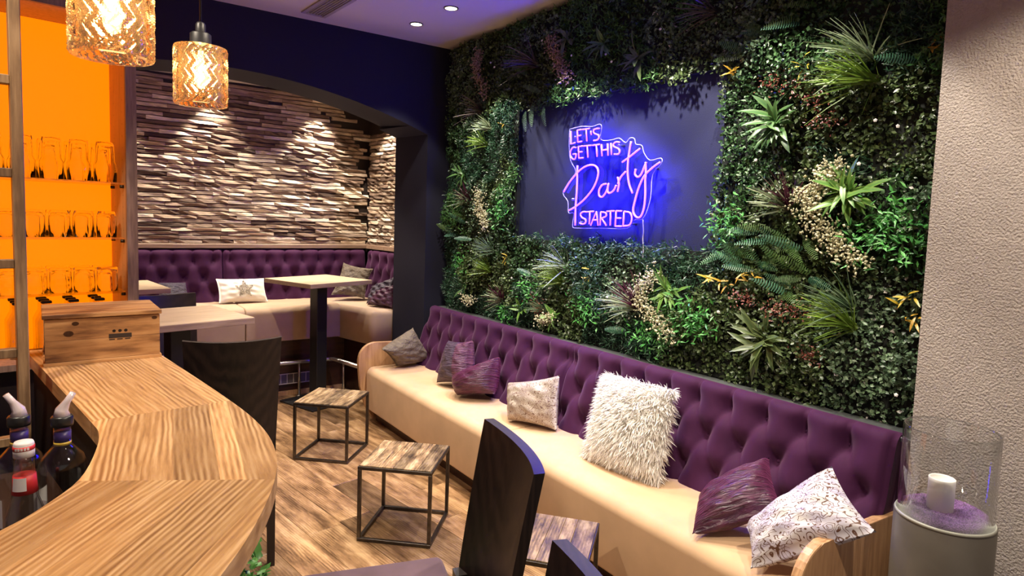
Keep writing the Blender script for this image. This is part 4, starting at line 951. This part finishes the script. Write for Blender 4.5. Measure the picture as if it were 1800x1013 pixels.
for a, b in ((3.0, 2.12), (2.62, 2.04), (3.0, 1.74), (2.36, 1.9), (2.92, 1.6), (2.50, 1.6)):
    link('standoff', lathe_me([(.007, 0), (.007, XW-2.549)], 12, 'standoff'), M['chrome'], sign, (2.549-SB[0], a-SB[1], b-SB[2]), (0, R(90), 0))
tube('cable', smooth_path([(2.57, a, b) for a, b in CABLE+[(2.41, 1.40)]], 4), .0032, M['cable'], sign, 8, SB)

# ------------------------------------------------------------------ plant wall
PW = (XW, 2.8, .9)
plants = thing('plant_wall', 'lush artificial plant wall framing the neon sign', 'plant wall', PW)
Y0, Y1, Z0, Z1 = .95, 4.60, .868, CEIL-.01
HY0, HY1, HZ0, HZ1 = 1.93, 3.62, 1.475, 2.36
for a in ((Y0, Y1, Z0, HZ0), (Y0, Y1, HZ1, Z1), (Y0, HY0, HZ0, HZ1), (HY1, Y1, HZ0, HZ1)):
    wbox('backing_panel', XW-.03, XW-.001, a[0], a[1], a[2], a[3], M['soil'], plants, PW)
def leaf_cloud(pos, dirs, nrm, ln, wd_, col, curl=.12):
    """one folded leaf per row: base, left, right, tip and a raised midrib point"""
    s = np.cross(dirs, nrm); s /= np.linalg.norm(s, axis=1, keepdims=True)+1e-9
    n2 = np.cross(s, dirs); b = pos; m = pos+dirs*ln[:, None]*.45; t = pos+dirs*ln[:, None]-n2*(ln*curl)[:, None]
    l = m-s*wd_[:, None]/2-n2*(wd_*.0)[:, None]; r = m+s*wd_[:, None]/2; m2 = m-n2*(wd_*.18)[:, None]
    k = len(pos); V = np.stack([b, l, r, t, m2], 1).reshape(-1, 3); i = np.arange(k)*5
    Fc = np.concatenate([np.stack([i, i+2, i+4], 1), np.stack([i+2, i+3, i+4], 1), np.stack([i+3, i+1, i+4], 1), np.stack([i+1, i, i+4], 1)])
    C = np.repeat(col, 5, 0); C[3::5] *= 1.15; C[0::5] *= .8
    return V, Fc, C
def tri_obj(name, V, Fc, C, mat, parent, base):
    me = bpy.data.meshes.new(name); V = np.asarray(V, np.float32)-np.array(base, np.float32)
    me.vertices.add(len(V)); me.vertices.foreach_set('co', V.ravel()); n = len(Fc)
    me.loops.add(n*3); me.loops.foreach_set('vertex_index', np.asarray(Fc, np.int32).ravel())
    me.polygons.add(n); me.polygons.foreach_set('loop_start', np.arange(0, n*3, 3, dtype=np.int32))
    me.update(calc_edges=True); set_col(me, np.clip(C, 0, 1)); return link(name, me, mat, parent)
def unit(a): return a/(np.linalg.norm(a, axis=-1, keepdims=True)+1e-9)
def depth_at(y, z):
    d = .055+.022*np.sin(y*9.1+1.3*np.sin(z*7))+.02*np.cos(z*11+np.sin(y*6))+.012*np.sin(y*31+z*23)
    return np.clip(d, .02, .13)
# hedge types on a patchwork of irregular cells
NS = 70
seeds = np.stack([rng.uniform(Y0, Y1, NS), rng.uniform(Z0, Z1, NS)], 1); stype = rng.integers(0, 5, NS)
PAL = [((.028, .075, .026), (.075, .165, .055), .020, .014), ((.05, .10, .05), (.22, .34, .19), .020, .015), ((.020, .065, .032), (.045, .125, .06), .030, .006),
       ((.042, .074, .024), (.13, .19, .065), .021, .016), ((.035, .11, .03), (.10, .24, .06), .027, .009)]
def hedge(count):
    y = rng.uniform(Y0+.01, Y1-.02, count); z = rng.uniform(Z0+.01, Z1-.01, count)
    e = .02+.02*np.sin(y*21)+.015*np.sin(z*27)
    keep = ~((y > HY0+e) & (y < HY1-e) & (z > HZ0+e) & (z < HZ1-e)); return y[keep], z[keep]
y, z = hedge(17000)
d2 = ((y[:, None]+.05*np.sin(z*14)[:, None]-seeds[None, :, 0])**2+(z[:, None]+.05*np.sin(y*15)[:, None]-seeds[None, :, 1])**2); ty = stype[np.argmin(d2, 1)]
dep = depth_at(y, z)*rng.uniform(.45, 1.05, len(y))
for k in range(5):
    mk = ty == k; c0, c1, ln0, wd0 = PAL[k]; per = 6 if k != 2 else 9
    yy, zz_, dd = np.repeat(y[mk], per), np.repeat(z[mk], per), np.repeat(dep[mk], per); m = len(yy)
    dirs = unit(np.stack([-np.abs(rng.normal(.55, .4, m)), rng.normal(0, .8, m), rng.normal(.08, .8, m)], 1))
    pos = np.stack([XW-.012-dd+rng.normal(0, .010, m), yy+rng.normal(0, .012, m), zz_+rng.normal(0, .012, m)], 1)
    pos[:, 1] = np.clip(pos[:, 1], Y0+.005, Y1-.02); pos[:, 2] = np.clip(pos[:, 2], Z0, Z1-.012)
    nr = unit(np.stack([-np.ones(m)*.8, rng.normal(0, .5, m), rng.normal(.5, .5, m)], 1))
    t = rng.random(m)**1.6; col = np.array(c0)*(1-t)[:, None]+np.array(c1)*t[:, None]; col *= rng.uniform(.7, 1.25, m)[:, None]
    if k == 1: wh = rng.random(m) < .02; col[wh] = (.62, .6, .55)
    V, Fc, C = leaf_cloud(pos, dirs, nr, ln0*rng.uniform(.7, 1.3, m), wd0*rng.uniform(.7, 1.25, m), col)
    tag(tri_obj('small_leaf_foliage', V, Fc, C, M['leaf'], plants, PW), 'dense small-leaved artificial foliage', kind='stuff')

def blades(name, y, z, n, ln, spread, col0, col1, up_=(-.55, .35, .45), w=.0042, colb=None):
    """grass tuft: curved ribbons fanning out from a root"""
    root = np.array((XW-.06, y, z)); axis = unit(np.array(up_)); V, Fc, C = [], [], []
    for k in range(n):
        pur = colb is not None and k % 2
        d = unit((unit(np.array((-.5, .02, .75))) if pur else axis)+rng.normal(0, spread*(.75 if pur else 1), 3)); d[0] = -abs(d[0]); l = ln*rng.uniform(.6, 1.1); s = unit(np.cross(d, rng.normal(0, 1, 3)))
        ww = w*rng.uniform(.7, 1.2); i0 = len(V); sag = rng.uniform(.1, .45)
        pos0 = root+rng.normal(0, .008, 3); c = np.array(col0)+(np.array(col1)-np.array(col0))*rng.random(); c = c*rng.uniform(.75, 1.2)
        if pur or (colb is not None and rng.random() < .08): c = np.array(colb)*rng.uniform(.6, 1.3)
        for q in range(4):
            t = q/3; p = pos0+d*l*t+np.array((0, 0, -1.))*sag*l*t*t*.5; hw_ = ww*(1-t*.75)/1
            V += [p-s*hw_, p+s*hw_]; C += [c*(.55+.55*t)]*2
        for q in range(3): a = i0+2*q; Fc += [(a, a+1, a+3), (a, a+3, a+2)]
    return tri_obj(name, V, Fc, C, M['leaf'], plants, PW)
def gt(y, z, n=46, ln=.20, sp=.38, kind=0, up_=(-.5, .55, .4)):
    K = [((.12, .24, .03), (.32, .50, .07), None), ((.20, .30, .15), (.46, .56, .34), None), ((.09, .17, .09), (.22, .32, .18), None), ((.26, .36, .18), (.52, .60, .36), (.11, .02, .05)), ((.07, .055, .04), (.13, .10, .08), None)]
    k = K[kind]; return tag(blades('grass_tuft', y, z, n, ln, sp, k[0], k[1], up_, colb=k[2]), ['lime grass tuft', 'pale green grass tuft', 'dull green grass tuft', 'pale and purple grass tuft', 'brown grass tuft'][kind])
for a in ((4.04, 2.40, 50, .22, .4, 4), (3.39, 2.62, 60, .26, .36, 4), (3.94, 2.27, 50, .16, .35, 1), (3.99, 2.15, 50, .17, .38, 0), (1.25, 2.27, 60, .24, .42, 1), (1.23, 2.17, 75, .25, .36, 0),
          (1.55, 1.69, 110, .20, .36, 3), (1.25, 1.29, 55, .22, .38, 2), (1.24, 1.22, 75, .24, .42, 0), (3.84, 1.36, 50, .2, .4, 2), (3.88, 1.22, 60, .16, .38, 0), (3.02, 1.31, 60, .22, .42, 1),
          (3.04, 1.22, 60, .2, .4, 0), (3.69, 1.02, 80, .17, .38, 3), (2.40, 1.14, 95, .24, .38, 3), (4.21, 1.73, 60, .17, .4, 3), (2.0, 2.62, 40, .2, .4, 4), (1.45, 2.70, 45, .2, .4, 2), (3.2, 1.02, 40, .15, .4, 2)):
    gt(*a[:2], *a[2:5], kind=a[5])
def blade_leaf(name, l, w, droop, seg=5):
    v, f = [], []
    for k in range(seg+1):
        t = k/seg; wd2 = w*math.sin(math.pi*min(1, t*.92+.08))**.8/2 if k < seg else 0
        x = l*t; zd = -droop*l*t*t
        v += [(x, -wd2, zd+wd2*.28), (x, 0, zd), (x, wd2, zd+wd2*.28)]
    for k in range(seg):
        a = k*3; f += [(a, a+3, a+4, a+1), (a+1, a+4, a+5, a+2)]
    return v, f
def leaf_mesh(l, w, droop, c0, c1):
    v, f = blade_leaf('leaf', l, w, droop); me = mesh('leaf', v, f, True)
    cols = []
    for p in v:
        t = p[0]/l; e = abs(p[1])/(w/2); cols.append([c0[i]*(1-.6*e)+c1[i]*(.6*e)+t*.02 for i in range(3)])
    set_col(me, np.clip(cols, 0, 1)); me.materials.append(M['leaf']); return me
def face_rot(d, nz=(-1, 0, .35)):
    x = Vector(d).normalized(); z = Vector(nz); z = (z-x*z.dot(x)).normalized(); y_ = z.cross(x)
    return Matrix(((x.x, y_.x, z.x), (x.y, y_.y, z.y), (x.z, y_.z, z.z))).to_euler()
def rosette(name, label, y, z, n, l, w, c0, c1, droop=.22, el0=.25):
    r = bpy.data.objects.new(name, None); COL.objects.link(r); r.parent = plants; r.location = (-.075, y-PW[1], z-PW[2]); r['label'] = label
    ms = [leaf_mesh(l*s, w, droop*d, c0, c1) for s, d in ((1, 1), (.8, .6), (1.15, 1.3))]
    for k in range(n):
        a = k*2.4+random.random()*.5; el = el0+.65*(k/n)**.7
        d = Vector((-math.sin(el)*.9, math.cos(a)*math.cos(el), math.sin(a)*math.cos(el))).normalized()
        o = link('leaf', random.choice(ms), None, r, (random.uniform(-.02, .01), random.gauss(0, .016), random.gauss(0, .018))); o.rotation_euler = face_rot(d, (-.8, random.uniform(-.2, .2), .6))
        s = random.uniform(.75, 1.1); o.scale = (s, s, s)
G1, G2, G3 = ((.04, .13, .03), (.17, .28, .08)), ((.07, .21, .03), (.28, .40, .08)), ((.055, .10, .025), (.20, .25, .075))
for y, z, n, l, w, g in ((1.63, 2.06, 30, .13, .027, G1), (1.29, 1.75, 28, .135, .027, G2), (1.62, 1.10, 32, .14, .029, G3), (2.18, 1.26, 26, .125, .021, G2), (3.11, .99, 14, .11, .024, G2),
                         (2.46, 2.48, 14, .13, .030, G3), (3.05, 2.70, 12, .12, .028, G3), (4.27, 1.93, 14, .11, .022, G1), (1.70, 2.68, 12, .13, .03, G1), (4.2, 1.10, 12, .1, .022, G1), (3.45, .98, 10, .1, .022, G2), (1.08, 2.62, 12, .12, .03, G3), (2.75, 2.62, 12, .12, .028, G1)):
    rosette('leaf_rosette', 'spiky broad-leaved rosette', y, z, n, l, w, *g)
for y, z in ((1.86, 2.31), (1.53, 2.28), (1.02, 2.26), (1.82, 1.33), (1.90, 1.36), (1.05, 1.36), (1.02, 1.28), (3.65, 1.33), (2.81, 1.28), (3.71, 2.27), (1.72, 1.38)):
    rosette('croton_sprig', 'yellow and orange leaf sprig', y, z, random.choice([5, 6, 7]), random.uniform(.045, .06), .011, random.choice([(.62, .40, .03), (.60, .30, .02)]), (.36, .42, .06), .3, .6)
def fern(y, z, a, l, w, c, tip):
    v, f, cols = [], [], []; n = 16
    for k in range(n):
        t = (k+.5)/n; x = l*t; ww = w/2*(math.sin(math.pi*(t*.85+.12))**.7); zd = -.3*l*t*t; st2 = l/n*.30
        for s in (-1, 1):
            i0 = len(v); v += [(x-st2, 0, zd), (x+st2, 0, zd), (x+st2*1.6, s*ww, zd-ww*.15), (x+st2*.2, s*ww*.95, zd-ww*.15)]
            f.append((i0, i0+1, i0+2, i0+3) if s < 0 else (i0+3, i0+2, i0+1, i0)); cc = [c[i]*(1-t*.5)+tip[i]*t*.5 for i in range(3)]; cols += [cc, cc, [q*1.2 for q in cc], [q*1.2 for q in cc]]
    me = mesh('fern_frond', v, f); set_col(me, np.clip(cols, 0, 1)); me.materials.append(M['leaf'])
    d = Vector((-.75, math.cos(a), math.sin(a))).normalized(); o = link('fern_frond', me, None, plants, (-.07, y-PW[1], z-PW[2])); o.rotation_euler = face_rot(d, (-1, random.uniform(-.5, .3), random.uniform(.1, .8)))
FERN = [(1.55, 2.47), (1.72, 2.43), (1.81, 2.38), (1.52, 2.54), (1.67, 1.59), (1.64, 1.53), (1.56, 1.5), (1.69, 1.42), (1.57, 1.36), (1.48, 1.54), (1.45, 1.42), (1.78, 1.39), (4.34, 1.69), (4.25, 1.59), (4.18, 1.46), (3.35, 1.25), (3.43, 1.43), (2.46, 1.02), (3.38, 2.43), (3.48, 2.58), (1.02, 2.21), (4.42, 1.46), (1.11, 2.24), (1.71, 1.5), (1.49, 1.33)]
for i, (y, z) in enumerate(FERN):
    for k in range(2 if i < 22 else 1):
        teal = (i+k) % 2 == 0
        fern(y+random.uniform(-.06, .02), z+random.uniform(-.03, .03), R(random.choice([10, 170, 150, 200, 35, 20])+random.uniform(-15, 15)), random.uniform(.11, .18), .042, (.045, .15, .085) if teal else (.055, .125, .03), (.12, .27, .17) if teal else (.14, .22, .06))
for k in range(20):                                     # ferns in the middle of the right hand band
    y, z = rng.uniform(1.45, 1.85), rng.uniform(1.38, 1.60); g = rng.uniform(.6, 1.2)
    fern(y, z, R(rng.uniform(-30, 70) if k % 3 else rng.uniform(110, 200)), rng.uniform(.09, .17), .036, tuple(g*q for q in ((.04, .13, .06) if k % 2 else (.07, .16, .03))), (.13, .28, .13))
def leafy(y, z, n, ry, rz, ln, wd_, c0, c1, label, name='leafy_sprig'):
    m = n; pos = np.stack([XW-.07-rng.uniform(0, .05, m), y+rng.normal(0, ry, m), z+rng.normal(0, rz, m)], 1)
    dirs = unit(np.stack([-np.abs(rng.normal(.5, .3, m)), rng.normal(0, .8, m), rng.normal(.05, .7, m)], 1))
    nr = unit(np.stack([-np.ones(m)*.8, rng.normal(0, .3, m), rng.normal(.6, .3, m)], 1)); t = rng.random(m)
    col = np.array(c0)*(1-t)[:, None]+np.array(c1)*t[:, None]
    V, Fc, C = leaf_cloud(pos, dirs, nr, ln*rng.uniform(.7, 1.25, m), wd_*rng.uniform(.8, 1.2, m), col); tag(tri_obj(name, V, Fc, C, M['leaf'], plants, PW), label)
for y, z, n, ry, rz in ((1.84, 1.62, 170, .05, .055), (1.12, 1.60, 260, .09, .055), (2.01, 1.14, 260, .07, .055), (3.72, 1.67, 150, .06, .06), (2.78, 1.09, 150, .06, .05), (3.63, .93, 70, .04, .03), (1.06, 1.62, 120, .05, .07), (2.3, 1.02, 120, .07, .04), (4.25, 1.25, 90, .06, .06), (3.35, 1.15, 90, .06, .05)):
    leafy(y, z, n, ry, rz, .036, .0105, (.035, .19, .04), (.12, .44, .09), 'bright green pointed leaves')
for y, z in ((1.64, 2.24), (1.46, 2.14), (1.40, 2.05), (1.55, 2.2), (1.72, 1.28), (1.56, 1.25), (1.47, 1.26), (1.39, 1.08), (3.27, 1.07), (3.24, 1.02)):
    leafy(y, z, 90, .035, .022, .014, .007, (.14, .03, .02), (.28, .09, .06), 'rust red sprig', 'red_sprig')
def blossom(pts, n, c0, c1, r=.0088, sp=.03):
    n = int(n*1.55); P = smooth_path([(0, a, b) for a, b in pts], 8); V, Fc, C = [], [], []
    oc = np.array([(1, 0, 0), (-1, 0, 0), (0, 1, 0), (0, -1, 0), (0, 0, 1), (0, 0, -1)]); of = [(0, 2, 4), (2, 1, 4), (1, 3, 4), (3, 0, 4), (2, 0, 5), (1, 2, 5), (3, 1, 5), (0, 3, 5)]
    for k in range(n):
        p = random.choice(P); q = np.array((XW-.085-random.random()*.05, p.y+random.gauss(0, sp), p.z+random.gauss(0, sp*.8))); s = r*random.uniform(.5, 1.1)
        rot = np.linalg.qr(rng.normal(0, 1, (3, 3)))[0]; i0 = len(V); t = random.random(); c = np.array(c0)*(1-t)+np.array(c1)*t
        V += [q+rot@(a*s*np.array((1, 1, .5))) for a in oc]; C += [c]*6; Fc += [tuple(i0+j for j in ff_) for ff_ in of]
    return tag(tri_obj('blossom_spray', V, Fc, C, M['petal'], plants, PW), 'cream blossom spray')
CR = ((.50, .47, .28), (.82, .79, .56)); PK = ((.30, .19, .15), (.46, .33, .27))
for pts, n, c, sp in (([(1.34, 1.86), (1.40, 1.77), (1.45, 1.73), (1.40, 1.64), (1.33, 1.56), (1.22, 1.48)], 620, CR, .032), ([(4.0, 1.79), (3.97, 1.66), (3.90, 1.55)], 300, CR, .03), ([(2.24, 1.35), (2.36, 1.22), (2.23, 1.12), (2.12, 1.03)], 460, CR, .032),
                      ([(3.21, .94), (3.14, .97), (3.1, 1.0)], 120, CR, .025), ([(4.05, 2.82), (4.08, 2.7), (3.95, 2.5)], 330, PK, .026), ([(3.2, 2.74), (3.12, 2.6), (3.03, 2.46)], 380, PK, .03), ([(4.2, 1.0), (4.1, .98), (4.05, 1.0)], 90, CR, .025)):
    blossom(pts, n, *c, sp=sp)
fv, ff = [], []
for y, z in ((1.2, 2.02), (1.12, 1.99), (1.7, 1.9), (1.25, 1.86), (1.3, 1.83), (1.65, 1.15), (1.05, 1.0), (1.85, 1.2), (3.0, 2.6), (3.3, 2.75), (2.65, 2.5), (2.7, 2.55), (2.3, 2.6), (3.9, 2.72), (3.85, 2.68), (3.55, 1.2), (2.6, 1.18)):
    o = link('white_flower', lathe_me([(0, .003), (.003, .004), (.008, .002), (.004, -.002), (0, -.003)], 5, 'white_flower', False), M['wax'], plants, (-.10, y-PW[1], z-PW[2]), (0, R(-80), random.random()))
# hanging sprays into the dark panel
for y, z in ((3.42, 2.36), (3.30, 2.34), (3.5, 2.33)):
    fern(y, z, R(225), .2, .04, (.06, .12, .07), (.16, .24, .16))

# ivy under the counter
iv = thing('potted_ivy', 'leafy green potted ivy on the floor under the counter edge', 'plant', (.41, 2.08, 0))
link('pot', lathe_me([(.06, 0), (.085, .16), (.09, .17), (.08, .17), (.075, .15), (0, .15)], 28, 'pot'), M['dark'], iv)
m = 700; d = unit(rng.normal(0, 1, (m, 3))); d[:, 2] = np.abs(d[:, 2]); pos = np.array((.41, 2.08, .17))+d*rng.uniform(.04, .13, m)[:, None]*np.array((1.05, 1.05, 3.1))
col = np.array((.03, .11, .02))+rng.random(m)[:, None]*np.array((.10, .22, .06))
V, Fc, C = leaf_cloud(pos, unit(d+rng.normal(0, .5, (m, 3))), unit(d+np.array((0, 0, .8))), .04*rng.uniform(.6, 1.2, m), .024*rng.uniform(.7, 1.2, m), col)
tag(tri_obj('foliage', V, Fc, C, M['leaf'], iv, (.41, 2.08, 0)), 'variegated ivy leaves')
